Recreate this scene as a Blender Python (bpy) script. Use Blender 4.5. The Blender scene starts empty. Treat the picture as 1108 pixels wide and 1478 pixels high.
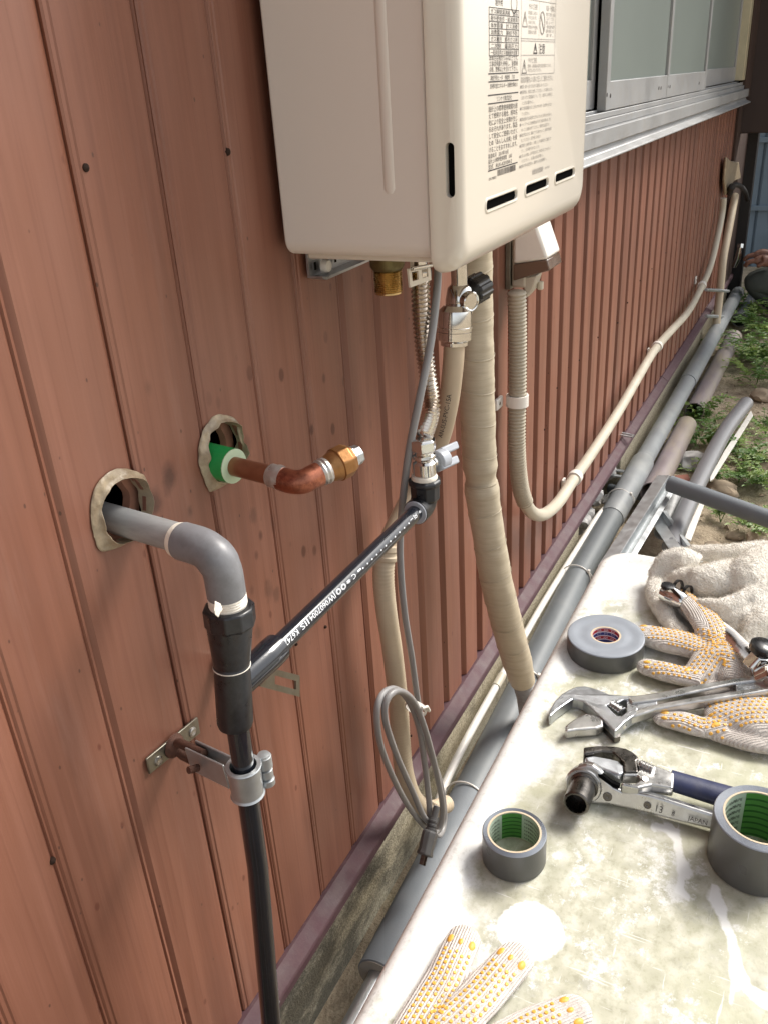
import bpy, bmesh, math, random
from mathutils import Vector, Matrix, noise
from mathutils.bvhtree import BVHTree
random.seed(11)
S = bpy.context.scene
COL = S.collection
# ------------------------------------------------------------------ camera
F, CX, CY, D, H = 1240.0, 554.0, 739.0, 0.5, 1.2
def _n(v): return Vector(v).normalized()
AX = _n((1257-CX, 78-CY, F))
_e = 715-CX
_v = -((1257-CX)*_e + F*F)/(78-CY)
AZ = -_n((_e, _v, F))
AY = AZ.cross(AX)
RW = Matrix((AX, AY, AZ))                       # camera axes (right, down, forward) -> world
CAM = Vector((0, -D, H))
cd = bpy.data.cameras.new('camera'); cam = bpy.data.objects.new('camera', cd); COL.objects.link(cam)
r_, d_, f_ = [Vector((RW[0][i], RW[1][i], RW[2][i])) for i in range(3)]
cam.matrix_world = Matrix(((r_.x, -d_.x, -f_.x, CAM.x), (r_.y, -d_.y, -f_.y, CAM.y), (r_.z, -d_.z, -f_.z, CAM.z), (0, 0, 0, 1)))
cd.sensor_fit = 'VERTICAL'; cd.sensor_height = 24; cd.lens = 24*F/1478
cd.clip_start = 0.02; cd.clip_end = 200
S.camera = cam
# ------------------------------------------------------------------ sky and sun (bright overcast)
W = bpy.data.worlds.new('World'); S.world = W; W.use_nodes = True
nt = W.node_tree; bg = nt.nodes['Background']
sk = nt.nodes.new('ShaderNodeTexSky'); sk.sky_type = 'NISHITA'; sk.sun_disc = False
SUN_EL, SUN_AZ = math.radians(46), math.radians(-34)   # azimuth from +X
sk.sun_elevation = SUN_EL; sk.sun_rotation = math.radians(90)-SUN_AZ
sk.dust_density = 3.0; sk.air_density = 1.2
hs = nt.nodes.new('ShaderNodeHueSaturation'); hs.inputs['Saturation'].default_value = 0.22
nt.links.new(sk.outputs[0], hs.inputs['Color'])
nt.links.new(hs.outputs[0], bg.inputs[0]); bg.inputs[1].default_value = 0.128
sl = bpy.data.lights.new('sun', 'SUN'); sun = bpy.data.objects.new('sun', sl); COL.objects.link(sun)
sl.energy = 2.0; sl.angle = math.radians(20); sl.color = (1, .94, .85)
sd = Vector((math.cos(SUN_EL)*math.cos(SUN_AZ), math.cos(SUN_EL)*math.sin(SUN_AZ), math.sin(SUN_EL)))
sun.rotation_euler = sd.to_track_quat('Z', 'Y').to_euler()
S.view_settings.view_transform = 'Standard'; S.view_settings.look = 'None'
S.view_settings.gamma = 1; S.view_settings.exposure = 0.95
S.render.engine = 'CYCLES'

# ------------------------------------------------------------------ photograph-measured points: a sight line met with a plane of the place
def _ray(px, py): return RW @ Vector((px-CX, py-CY, F))
def PY(px, py, y=0.0):
    r = _ray(px, py); return CAM + r*((y-CAM.y)/r.y)
def PZ(px, py, z=0.6):
    r = _ray(px, py); return CAM + r*((z-CAM.z)/r.z)
def PX(px, py, x):
    r = _ray(px, py); return CAM + r*(x/r.x)

# ------------------------------------------------------------------ materials
def N(nt, t, **k):
    n = nt.nodes.new(t)
    for a, b in k.items(): setattr(n, a, b)
    return n
def newmat(name):
    m = bpy.data.materials.new(name); m.use_nodes = True
    t = m.node_tree; p = t.nodes['Principled BSDF']
    return m, t, p
def noise_node(t, scale, stretch=(1, 1, 1), detail=4, rough=.6):
    tc = N(t, 'ShaderNodeTexCoord'); mp = N(t, 'ShaderNodeMapping')
    mp.inputs['Scale'].default_value = stretch
    t.links.new(tc.outputs['Object'], mp.inputs[0])
    n = N(t, 'ShaderNodeTexNoise'); n.inputs['Scale'].default_value = scale
    n.inputs['Detail'].default_value = detail; n.inputs['Roughness'].default_value = rough
    t.links.new(mp.outputs[0], n.inputs['Vector'])
    return n
def ramp(t, src, stops):
    r = N(t, 'ShaderNodeValToRGB'); e = r.color_ramp.elements
    while len(e) < len(stops): e.new(0.5)
    for i, (p, c) in enumerate(stops):
        e[i].position = p; e[i].color = (c, c, c, 1) if not hasattr(c, '__len__') else (*c, 1)
    t.links.new(src, r.inputs[0]); return r
def mix(t, fac, a, b, mode='MIX'):
    m = N(t, 'ShaderNodeMix', data_type='RGBA', blend_type=mode)
    for i, v in ((0, fac), (6, a), (7, b)):
        if isinstance(v, bpy.types.NodeSocket): t.links.new(v, m.inputs[i])
        elif hasattr(v, '__len__'): m.inputs[i].default_value = (*v, 1)
        else: m.inputs[i].default_value = v
    return m.outputs[2]
def bump(t, p, src, strength, dist=.001, prev=None):
    b = N(t, 'ShaderNodeBump'); b.inputs['Strength'].default_value = strength; b.inputs['Distance'].default_value = dist
    t.links.new(src, b.inputs['Height'])
    if prev: t.links.new(prev.outputs[0], b.inputs['Normal'])
    t.links.new(b.outputs[0], p.inputs['Normal']); return b
MATS = {}
def M(name, col=None, rough=.5, metal=0, var=.12, ns=25, bs=300, bp=.15, stretch=(1, 1, 1), dirt=None, dirtfac=.5, ds=12, coat=0, spec=.5, rvar=.1):
    if name in MATS: return MATS[name]
    m, t, p = newmat(name); MATS[name] = m
    n = noise_node(t, ns, stretch)
    c = ramp(t, n.outputs[0], [(.3, [x*(1-var) for x in col]), (.7, [min(1, x*(1+var)) for x in col])]).outputs[0]
    if dirt:
        n2 = noise_node(t, ds, stretch, 6, .7)
        f = ramp(t, n2.outputs[0], [(.45, 0.0), (.72, dirtfac)])
        c = mix(t, f.outputs[0], c, dirt)
    t.links.new(c, p.inputs['Base Color'])
    rr = ramp(t, n.outputs[0], [(.3, max(0, rough-rvar)), (.7, min(1, rough+rvar))])
    t.links.new(rr.outputs[0], p.inputs['Roughness'])
    p.inputs['Metallic'].default_value = metal
    p.inputs['Coat Weight'].default_value = coat; p.inputs['Specular IOR Level'].default_value = spec
    if bp:
        nb = noise_node(t, bs, stretch); bump(t, p, nb.outputs[0], bp)
    return m

def siding_mat():
    m, t, p = newmat('painted_siding'); MATS['siding'] = m
    st = noise_node(t, 1.0, (34, 34, 1.1), 5, .62)
    base = ramp(t, st.outputs[0], [(.3, (.190, .073, .044)), (.5, (.238, .097, .061)), (.7, (.288, .125, .083))]).outputs[0]
    bl = noise_node(t, 5, (1, 1, .7), 4)
    base = mix(t, ramp(t, bl.outputs[0], [(.4, 0.0), (.66, .5)]).outputs[0], base, (.215, .100, .070))
    rn = noise_node(t, 1.0, (11, 11, .55), 6, .7)
    base = mix(t, ramp(t, rn.outputs[0], [(.47, 0.0), (.68, .6)]).outputs[0], base, (.125, .048, .032))
    base = mix(t, ramp(t, noise_node(t, 1.0, (16, 16, 1.6), 6, .7).outputs[0], [(.58, 0.0), (.75, .4)]).outputs[0], base, (.33, .19, .15))
    gr = noise_node(t, 1.0, (210, 210, 3.0), 3, .5)
    base = mix(t, ramp(t, gr.outputs[0], [(.54, 0.0), (.66, .38)]).outputs[0], base, (.17, .062, .04))
    # rust specks and drips
    tc = N(t, 'ShaderNodeTexCoord'); mp = N(t, 'ShaderNodeMapping'); mp.inputs['Scale'].default_value = (1, 1, .55)
    t.links.new(tc.outputs['Object'], mp.inputs[0])
    for sc, th, keep, cc in ((42, .13, .80, (.13, .04, .025)), (95, .12, .86, (.07, .03, .02))):
        v = N(t, 'ShaderNodeTexVoronoi'); v.inputs['Scale'].default_value = sc; t.links.new(mp.outputs[0], v.inputs['Vector'])
        a = ramp(t, v.outputs['Distance'], [(th*.6, .8), (th, 0.0)])
        s = N(t, 'ShaderNodeSeparateColor'); t.links.new(v.outputs['Color'], s.inputs[0])
        k = N(t, 'ShaderNodeMath', operation='GREATER_THAN'); k.inputs[1].default_value = keep; t.links.new(s.outputs[0], k.inputs[0])
        mu = N(t, 'ShaderNodeMath', operation='MULTIPLY'); t.links.new(a.outputs[0], mu.inputs[0]); t.links.new(k.outputs[0], mu.inputs[1])
        base = mix(t, mu.outputs[0], base, cc)
    t.links.new(base, p.inputs['Base Color'])
    # splashes of brown flux round the copper stub
    vm = N(t, 'ShaderNodeVectorMath', operation='DISTANCE'); t.links.new(tc.outputs['Object'], vm.inputs[0]); vm.inputs[1].default_value = (.735-2.2, 0, .83)
    v = N(t, 'ShaderNodeTexVoronoi'); v.inputs['Scale'].default_value = 44; mp2 = N(t, 'ShaderNodeMapping'); mp2.inputs['Scale'].default_value = (1, 1, .62); t.links.new(tc.outputs['Object'], mp2.inputs[0]); t.links.new(mp2.outputs[0], v.inputs['Vector'])
    a = ramp(t, v.outputs['Distance'], [(.17, .8), (.25, 0.0)]); sc_ = N(t, 'ShaderNodeSeparateColor'); t.links.new(v.outputs['Color'], sc_.inputs[0])
    k = N(t, 'ShaderNodeMath', operation='GREATER_THAN'); k.inputs[1].default_value = .72; t.links.new(sc_.outputs[1], k.inputs[0])
    mk_ = ramp(t, vm.outputs['Value'], [(.10, 1.0), (.21, 0.0)])
    m1 = N(t, 'ShaderNodeMath', operation='MULTIPLY'); t.links.new(a.outputs[0], m1.inputs[0]); t.links.new(k.outputs[0], m1.inputs[1])
    m2 = N(t, 'ShaderNodeMath', operation='MULTIPLY'); t.links.new(m1.outputs[0], m2.inputs[0]); t.links.new(mk_.outputs[0], m2.inputs[1])
    base = mix(t, m2.outputs[0], base, (.085, .026, .016))
    wn_ = noise_node(t, 90, detail=3)
    for (px, py, r_, q_) in ((246, 685, .0085, .85), (242, 700, .006, .6), (227, 724, .008, .75), (222, 730, .007, .7), (275, 738, .005, .6), (388, 852, .009, .5), (399, 858, .007, .5), (372, 912, .008, .5), (318, 775, .006, .4), (365, 745, .007, .45), (395, 755, .006, .4), (357, 640, .006, .4), (215, 560, .004, .3)):
        P_ = PY(px, py, 0); d_ = N(t, 'ShaderNodeVectorMath', operation='DISTANCE'); t.links.new(mp2.outputs[0], d_.inputs[0]); d_.inputs[1].default_value = (P_.x-2.2, 0, P_.z*.62)
        ad_ = N(t, 'ShaderNodeMath', operation='MULTIPLY_ADD'); t.links.new(wn_.outputs[0], ad_.inputs[0]); ad_.inputs[1].default_value = r_*1.2; t.links.new(d_.outputs['Value'], ad_.inputs[2])
        base = mix(t, ramp(t, ad_.outputs[0], [(r_*1.15, q_), (r_*1.6, 0.0)]).outputs[0], base, (.075, .03, .02))
    t.links.new(base, p.inputs['Base Color'])
    p.inputs['Roughness'].default_value = .42; p.inputs['Specular IOR Level'].default_value = .5
    b1 = bump(t, p, noise_node(t, 5, (1, 1, .5), 3).outputs[0], .7, .010)
    b2 = bump(t, p, gr.outputs[0], .25, .0008, b1)
    bump(t, p, noise_node(t, 420).outputs[0], .14, .0006, b2)
    return m
siding_mat()
def concrete_mat():
    m, t, p = newmat('concrete'); MATS['concrete'] = m
    n1 = noise_node(t, 320, detail=3); n2 = noise_node(t, 9, (1, 1, 2), 5, .7)
    c = ramp(t, n1.outputs[0], [(.35, (.30, .265, .19)), (.6, (.56, .51, .385))]).outputs[0]
    tc = N(t, 'ShaderNodeTexCoord'); sp = N(t, 'ShaderNodeSeparateXYZ'); t.links.new(tc.outputs['Object'], sp.inputs[0])
    # black mould belongs to the near end of the footing and to its lower half
    mr = N(t, 'ShaderNodeMapRange'); mr.inputs[1].default_value = -1.65; mr.inputs[2].default_value = -.9; mr.inputs[3].default_value = .34; mr.inputs[4].default_value = 0
    t.links.new(sp.outputs[0], mr.inputs[0])
    ad = N(t, 'ShaderNodeMath', operation='ADD'); t.links.new(n2.outputs[0], ad.inputs[0]); t.links.new(mr.outputs[0], ad.inputs[1])
    f = ramp(t, ad.outputs[0], [(.56, 0.0), (.82, .85)])
    c = mix(t, f.outputs[0], c, (.05, .047, .038))
    t.links.new(c, p.inputs['Base Color']); p.inputs['Roughness'].default_value = .92
    b = bump(t, p, n1.outputs[0], .7, .003); bump(t, p, noise_node(t, 60).outputs[0], .5, .004, b)
concrete_mat()
def soil_mat():
    m, t, p = newmat('soil'); MATS['soil'] = m
    n1 = noise_node(t, 14, detail=8, rough=.75); n2 = noise_node(t, 90, detail=4)
    c = ramp(t, n1.outputs[0], [(.3, (.17, .13, .09)), (.5, (.42, .335, .235)), (.7, (.58, .48, .35))]).outputs[0]
    c = mix(t, ramp(t, n2.outputs[0], [(.5, 0.0), (.7, .5)]).outputs[0], c, (.33, .27, .19))
    c = mix(t, ramp(t, noise_node(t, 3.3).outputs[0], [(.5, 0.0), (.62, .55)]).outputs[0], c, (.06, .085, .03))
    t.links.new(c, p.inputs['Base Color']); p.inputs['Roughness'].default_value = .95
    b = bump(t, p, n1.outputs[0], .9, .02); bump(t, p, n2.outputs[0], .9, .006, b)
soil_mat()
def leaf_mat(name, a, b):
    m, t, p = newmat(name); MATS[name] = m
    n = noise_node(t, 9)
    t.links.new(ramp(t, n.outputs[0], [(.35, a), (.65, b)]).outputs[0], p.inputs['Base Color'])
    p.inputs['Roughness'].default_value = .5
    tr = N(t, 'ShaderNodeBsdfTranslucent'); tr.inputs[0].default_value = (b[0]*1.1, b[1]*1.2, b[2]*.7, 1)
    ms = N(t, 'ShaderNodeMixShader'); ms.inputs[0].default_value = .3
    t.links.new(p.outputs[0], ms.inputs[1]); t.links.new(tr.outputs[0], ms.inputs[2])
    t.links.new(ms.outputs[0], t.nodes['Material Output'].inputs[0])
leaf_mat('leaf', (.06, .14, .03), (.17, .29, .07)); leaf_mat('leaf_pale', (.16, .26, .06), (.33, .43, .13))

M('enamel', (.66, .605, .525), .22, var=0, bp=0, coat=.3, rvar=0)
M('enamel_side', (.73, .675, .62), .32, var=0, bp=0, rvar=0)
M('ink', (.035, .03, .03), .6, var=0, bp=0); M('ink_grey', (.25, .23, .21), .6, var=0, bp=0)
M('ink_white', (.8, .82, .85), .6, var=0, bp=0)
M('black_void', (.006, .006, .006), .95, var=0, bp=0, spec=0, rvar=0)
M('chrome', (.72, .71, .69), .1, 1, var=.05, bp=.04, bs=120, rvar=.04)
M('tool_steel', (.56, .555, .545), .33, 1, var=.1, ns=60, bp=.08, rvar=.1, dirt=(.18, .16, .15), dirtfac=.3, ds=70)
M('tool_cast', (.50, .52, .55), .36, 1, var=.12, ns=80, bp=.2, bs=600)
M('dark_steel', (.13, .12, .11), .3, 1, var=.3, ns=60, bp=.05)
M('galvanised', (.46, .485, .50), .42, .75, var=.12, ns=40, bp=.06)
M('zinc_plate', (.25, .24, .20), .4, .85, var=.15, ns=50, bp=.1, dirt=(.15, .075, .04), dirtfac=.35, ds=60)
M('rust', (.10, .045, .03), .75, .2, var=.3, ns=120, bp=.5)
M('steel_hose', (.66, .60, .54), .22, 1, var=.06, bp=.03)
M('brass', (.56, .40, .19), .27, 1, var=.1, ns=60, bp=.04)
M('brass_dark', (.16, .13, .06), .42, .8, var=.3, ns=60, bp=.2)
M('brass_cast', (.33, .165, .065), .42, .85, var=.2, ns=80, bp=.3)
M('copper', (.40, .15, .09), .36, .9, var=.22, ns=55, bp=.1, dirt=(.13, .04, .03), dirtfac=1, ds=85)
M('copper_old', (.34, .15, .085), .42, .8, var=.15, ns=60, bp=.1)
M('solder', (.52, .50, .48), .35, .8, var=.15, ns=150, bp=.6, bs=200)
M('green_sleeve', (.02, .33, .08), .38, var=.08); M('pale_green', (.45, .55, .38), .6)
M('pvc_grey', (.19, .192, .205), .34, var=.02, ns=15, bp=0, coat=.1, rvar=0)
M('pvc_worn', (.33, .335, .335), .5, var=.18, ns=50, stretch=(1, .2, 1), bp=.15, dirt=(.13, .12, .11), dirtfac=.6, ds=40)
M('pvc_dusty', (.235, .25, .26), .5, var=.12, ns=20, bp=0, dirt=(.36, .36, .33), dirtfac=.5, ds=9)
M('pvc_blue', (.135, .15, .16), .5, var=.05, ns=6, bp=0, rvar=.03, dirt=(.2, .21, .21), dirtfac=.4, ds=14)
M('foam_grey', (.15, .17, .19), .6, var=.08, ns=9, bp=.15, dirt=(.19, .2, .21), dirtfac=.4, ds=20)
M('foam_cut', (.27, .25, .22), .9, var=.15, bp=.5)
M('pipe_purple', (.24, .20, .21), .5, var=.15, stretch=(.3, 1, 1), ns=25, dirt=(.36, .31, .22), dirtfac=.85, ds=9)
M('black_pvc', (.012, .014, .02), .13, var=.1, bp=.03, coat=.4, rvar=.03)
M('black_pvc_matt', (.011, .012, .015), .34, var=.3, ns=80, bp=.12, dirt=(.05, .05, .055), dirtfac=.3, ds=160)
M('thread_tape', (.78, .73, .64), .7, var=.08, ns=120, bp=.6)
M('sealant', (.37, .295, .20), .38, var=.22, ns=60, bp=1, bs=140, dirt=(.17, .115, .07), dirtfac=.8, ds=45)
M('board_core', (.36, .17, .11), .9, var=.2, bp=.5)
M('hose_beige', (.46, .365, .26), .38, var=.04, bp=.05)
M('hose_cover', (.50, .415, .30), .55, var=.06, bp=.12)
M('wrap_tape', (.50, .435, .325), .55, var=.08, ns=9, bp=.45, bs=2.2, stretch=(8, 8, 150), dirt=(.32, .26, .18), dirtfac=.35, ds=1)
M('conduit', (.52, .475, .385), .42, var=.04, bp=.06)
M('conduit_rib', (.40, .355, .275), .5, var=.05, bp=.06)
M('cream_plastic', (.50, .45, .37), .35, var=.04, bp=.05)
M('white_plastic', (.76, .73, .68), .35, var=.03, bp=.04)
M('smoke_clear', (.13, .085, .06), .12, var=.02, bp=0, coat=.4)
M('cord_grey', (.27, .265, .265), .42, var=.06, bp=.06)
M('plug_dark', (.085, .085, .088), .4, var=.1)
M('knob_black', (.012, .012, .013), .28, var=.1)
M('lever_grey', (.36, .38, .42), .34, var=.04, bp=.04)
M('flashing', (.075, .032, .042), .65, var=.14, ns=30, bp=.25, dirt=(.13, .09, .085), dirtfac=.4, ds=40)
M('alu', (.33, .335, .34), .45, .25, var=.04, ns=8, bp=0, dirt=(.30, .27, .23), dirtfac=.35, ds=22)
M('alu_yellow', (.55, .49, .34), .4, .3, var=.08)
M('frame_dark', (.09, .06, .045), .55, var=.2)
M('frosted', (.19, .22, .205), .35, var=.04, ns=3, bp=0, rvar=0)
M('brown_board', (.043, .026, .022), .5, var=.12, ns=4, bp=.06)
M('nail', (.03, .016, .011), .8, var=.2, spec=.2)
M('pvc_scuffed', (.19, .192, .205), .38, var=.04, ns=15, bp=0, rvar=.05, dirt=(.085, .08, .075), dirtfac=.5, ds=38)
M('brown_trim', (.05, .026, .018), .8, var=.12, ns=10, bp=.06)
M('trim_black', (.02, .018, .018), .6)
M('fence_blue', (.15, .20, .25), .5, var=.1, ns=6, bp=.05)
M('stone', (.30, .235, .165), .9, var=.3, ns=20, bp=.8, bs=60)
M('rubble', (.42, .41, .40), .9, var=.35, ns=30, bp=.8, bs=60)
M('terracotta', (.25, .10, .07), .8)
M('tape_side', (.082, .082, .078), .34, var=.03, ns=10, bp=.04); M('tape_edge', (.27, .295, .335), .42, var=.05, ns=60, bp=.1)
M('cardboard', (.60, .49, .35), .85, var=.06)
M('tape_red', (.42, .03, .04), .6, var=.05); M('tape_blue', (.025, .04, .20), .6, var=.05)
M('tape_green', (.07, .24, .04), .6, var=.05); M('tape_green_dark', (.02, .10, .015), .6, var=.05); M('tape_paper', (.42, .50, .40), .75, var=.05)
M('grip_blue', (.022, .03, .085), .5, var=.25, ns=30, bp=.15, dirt=(.13, .12, .11), dirtfac=.5, ds=24, stretch=(.4, 1, 1))
M('dot_orange', (.78, .42, .07), .5, var=.14, ns=60, bp=.2)
M('trouser', (.075, .085, .075), .85, var=.15, bp=.5); M('shirt', (.045, .05, .06), .85); M('hair', (.015, .012, .01), .6)
M('skin', (.22, .10, .065), .5, var=.1, bp=.2); M('shoe', (.02, .02, .02), .5)
def knit_mat():
    m, t, p = newmat('knit'); MATS['knit'] = m
    n = noise_node(t, 35, detail=5); n2 = noise_node(t, 700, detail=2)
    c = ramp(t, n.outputs[0], [(.35, (.54, .485, .44)), (.6, (.74, .69, .64))]).outputs[0]
    at = N(t, 'ShaderNodeAttribute', attribute_name='rib')
    w = N(t, 'ShaderNodeMath', operation='SINE'); mm = N(t, 'ShaderNodeMath', operation='MULTIPLY'); mm.inputs[1].default_value = 6.2832/.0021
    t.links.new(at.outputs['Fac'], mm.inputs[0]); t.links.new(mm.outputs[0], w.inputs[0])
    f = ramp(t, w.outputs[0], [(0, .26), (.4, 0.0)])
    c = mix(t, f.outputs[0], c, (.40, .33, .30))
    t.links.new(c, p.inputs['Base Color']); p.inputs['Roughness'].default_value = .95
    p.inputs['Sheen Weight'].default_value = .3
    b = bump(t, p, w.outputs[0], .6, .0007); bump(t, p, n2.outputs[0], .8, .001, b)
knit_mat()
def towel_mat():
    m, t, p = newmat('terry'); MATS['terry'] = m
    n = noise_node(t, 16, detail=5); n2 = noise_node(t, 330, detail=3)
    c = ramp(t, n.outputs[0], [(.3, (.74, .68, .59)), (.6, (.92, .88, .80))]).outputs[0]
    t.links.new(c, p.inputs['Base Color']); p.inputs['Roughness'].default_value = 1
    p.inputs['Sheen Weight'].default_value = .5
    bump(t, p, n2.outputs[0], 1, .004)
towel_mat()
def table_mat():
    m, t, p = newmat('stained_plastic'); MATS['tabletop'] = m
    at = N(t, 'ShaderNodeAttribute', attribute_name='wear_shade'); s = N(t, 'ShaderNodeSeparateColor'); t.links.new(at.outputs['Color'], s.inputs[0])
    big = noise_node(t, 13, detail=8, rough=.72); fine = noise_node(t, 75, detail=6, rough=.7); scr = noise_node(t, 1, (260, 14, 1), 3, .6); scr2 = noise_node(t, 1, (25, 310, 1), 3, .6)
    clean = (.76, .76, .74)
    grime = ramp(t, fine.outputs[0], [(.34, (.32, .31, .22)), (.5, (.47, .46, .35)), (.64, (.66, .65, .56))]).outputs[0]
    grime = mix(t, ramp(t, noise_node(t, 6.5, detail=5).outputs[0], [(.5, 0.0), (.66, .75)]).outputs[0], grime, (.42, .425, .28))
    grime = mix(t, ramp(t, noise_node(t, 8.3, detail=6).outputs[0], [(.53, 0.0), (.7, .5)]).outputs[0], grime, (.34, .345, .33))
    ad = N(t, 'ShaderNodeMath', operation='ADD'); t.links.new(big.outputs[0], ad.inputs[0]); t.links.new(s.outputs[0], ad.inputs[1])
    f = ramp(t, ad.outputs[0], [(.38, 0.0), (.56, .95)])
    c = mix(t, f.outputs[0], clean, grime)
    scuff = noise_node(t, 21, detail=9, rough=.78)
    c = mix(t, ramp(t, scuff.outputs[0], [(.54, 0.0), (.60, .85)]).outputs[0], c, clean)
    fn2 = noise_node(t, 150, detail=7, rough=.75); c = mix(t, ramp(t, fn2.outputs[0], [(.52, 0.0), (.64, .42)]).outputs[0], c, (.50, .49, .44), 'MULTIPLY')
    c = mix(t, ramp(t, noise_node(t, 34, detail=8, rough=.8).outputs[0], [(.58, 0.0), (.66, .5)]).outputs[0], c, (.33, .33, .29))
    for q, thr in ((scr, .70), (scr2, .71)):
        c = mix(t, ramp(t, q.outputs[0], [(thr-.03, 0.0), (thr+.02, .7)]).outputs[0], c, clean)
    # clean patches and old drips
    ad2 = N(t, 'ShaderNodeMath', operation='MULTIPLY_ADD'); ad2.inputs[1].default_value = .62
    gs_ = N(t, 'ShaderNodeMath', operation='MULTIPLY'); gs_.inputs[1].default_value = .6; t.links.new(s.outputs[1], gs_.inputs[0])
    t.links.new(fine.outputs[0], ad2.inputs[0]); t.links.new(gs_.outputs[0], ad2.inputs[2])
    c = mix(t, ramp(t, ad2.outputs[0], [(.58, 0.0), (.84, .95)]).outputs[0], c, (.80, .80, .78))
    # grey blots beside tools and rolls: their shadow painted into the colour
    c = mix(t, ramp(t, s.outputs[2], [(.1, 0.0), (.9, .8)]).outputs[0], c, (.20, .195, .18))
    t.links.new(c, p.inputs['Base Color'])
    t.links.new(ramp(t, f.outputs[0], [(0, .32), (1, .62)]).outputs[0], p.inputs['Roughness'])
    b = bump(t, p, fine.outputs[0], .18, .001); bump(t, p, scr.outputs[0], .08, .0006, b)
table_mat()

# ------------------------------------------------------------------ mesh building
class MB:
    def __init__(s): s.v = []; s.f = []; s.m = []
    def add(s, vs, fs, mi=0):
        o = len(s.v); s.v += [Vector(v) for v in vs]; s.f += [tuple(i+o for i in f) for f in fs]; s.m += [mi]*len(fs); return s
    def box(s, c, size, rot=None, mi=0):
        x, y, z = [q/2 for q in size]; vs = []
        for a in (-x, x):
            for b in (-y, y):
                for d in (-z, z):
                    v = Vector((a, b, d)); v = rot @ v if rot else v; vs.append(v+Vector(c))
        return s.add(vs, [(0, 1, 3, 2), (4, 6, 7, 5), (0, 4, 5, 1), (2, 3, 7, 6), (0, 2, 6, 4), (1, 5, 7, 3)], mi)
    def box2(s, a, b, mi=0):
        a, b = Vector(a), Vector(b); return s.box((a+b)/2, [abs(q) for q in (b-a)], None, mi)
    def tube(s, pts, r, seg=20, caps=True, squash=None, mi=0, hollow=None):
        """squash=(fraction, axis): flattens the section along a world axis"""
        pts = [Vector(p) for p in pts]; n = len(pts)
        rs = r if hasattr(r, '__len__') else [r]*n
        T = []
        for i in range(n):
            a = pts[max(i-1, 0)]; b = pts[min(i+1, n-1)]; T.append((b-a).normalized() if (b-a).length > 1e-9 else (T[-1] if T else Vector((0, 0, 1))))
        up = Vector((0, 0, 1)) if abs(T[0].z) < .9 else Vector((0, 1, 0))
        u = T[0].cross(up).normalized(); vs = []; fs = []
        for i in range(n):
            u = (u - T[i]*u.dot(T[i])).normalized(); w = T[i].cross(u)
            for k in range(seg):
                a = 2*math.pi*k/seg; q = (u*math.cos(a)+w*math.sin(a))*rs[i]
                if squash: ax = Vector(squash[1]); q -= ax*q.dot(ax)*(1-squash[0])
                vs.append(pts[i]+q)
        for i in range(n-1):
            for k in range(seg):
                k2 = (k+1) % seg; fs.append((i*seg+k, i*seg+k2, (i+1)*seg+k2, (i+1)*seg+k))
        if caps:
            fs.append(tuple(range(seg-1, -1, -1))); fs.append(tuple((n-1)*seg+k for k in range(seg)))
        return s.add(vs, fs, mi)
    def lathe(s, o, axis, prof, seg=28, mi=0, closed=False):
        """prof = list of (distance along axis, radius)"""
        axis = Vector(axis).normalized(); u = axis.orthogonal().normalized(); w = axis.cross(u); vs = []; fs = []; n = len(prof)
        for (h, r) in prof:
            for k in range(seg):
                a = 2*math.pi*(k+.5)/seg; vs.append(Vector(o)+axis*h+(u*math.cos(a)+w*math.sin(a))*max(r, 1e-5))
        for i in range(n if closed else n-1):
            j = (i+1) % n
            for k in range(seg):
                k2 = (k+1) % seg; fs.append((i*seg+k, i*seg+k2, j*seg+k2, j*seg+k))
        if not closed:
            fs.append(tuple(range(seg-1, -1, -1))); fs.append(tuple((n-1)*seg+k for k in range(seg)))
        return s.add(vs, fs, mi)
    def prism(s, top, off, mi=0):
        """closed solid between polygon top and the same polygon moved by off"""
        n = len(top); top = [Vector(p) for p in top]; off = Vector(off)
        vs = top+[p+off for p in top]
        fs = [tuple(range(n)), tuple(range(2*n-1, n-1, -1))]+[(i, i+n, (i+1) % n+n, (i+1) % n) for i in range(n)]
        return s.add(vs, fs, mi)
    def build(s, name, mat, parent=None, smooth=40, bevel=0, bseg=2, loc=None):
        me = bpy.data.meshes.new(name)
        o = Vector(loc) if loc is not None else (ROOT.get(parent.name, Vector()) if parent else Vector())
        me.from_pydata([v-o for v in s.v], [], s.f); me.validate()
        mats = mat if isinstance(mat, (list, tuple)) else [mat]
        for q in mats: me.materials.append(MATS[q] if isinstance(q, str) else q)
        if len(mats) > 1 and len(me.polygons) == len(s.m): me.polygons.foreach_set('material_index', s.m)
        bm = bmesh.new(); bm.from_mesh(me); bmesh.ops.recalc_face_normals(bm, faces=bm.faces); bm.to_mesh(me); bm.free()
        if smooth:
            me.polygons.foreach_set('use_smooth', [True]*len(me.polygons)); me.set_sharp_from_angle(angle=math.radians(smooth))
        ob = bpy.data.objects.new(name, me); COL.objects.link(ob)
        if loc is not None and not parent: ob.location = o
        if parent: ob.parent = parent
        if parent: ROOT[ob.name] = o
        if bevel:
            b = ob.modifiers.new('bevel', 'BEVEL'); b.width = bevel; b.segments = bseg; b.limit_method = 'ANGLE'; b.angle_limit = math.radians(35)
        return ob
ROOT = {}
def thing(name, loc, label, cat, group=None):
    o = bpy.data.objects.new(name, None); COL.objects.link(o); o.location = loc; o.empty_display_size = .05
    o['label'] = label; o['category'] = cat
    if group: o['group'] = group
    ROOT[o.name] = Vector(loc); return o
def tag(o, label=None, cat=None, group=None, kind=None):
    if label: o['label'] = label
    if cat: o['category'] = cat
    if group: o['group'] = group
    if kind: o['kind'] = kind
    return o
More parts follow.
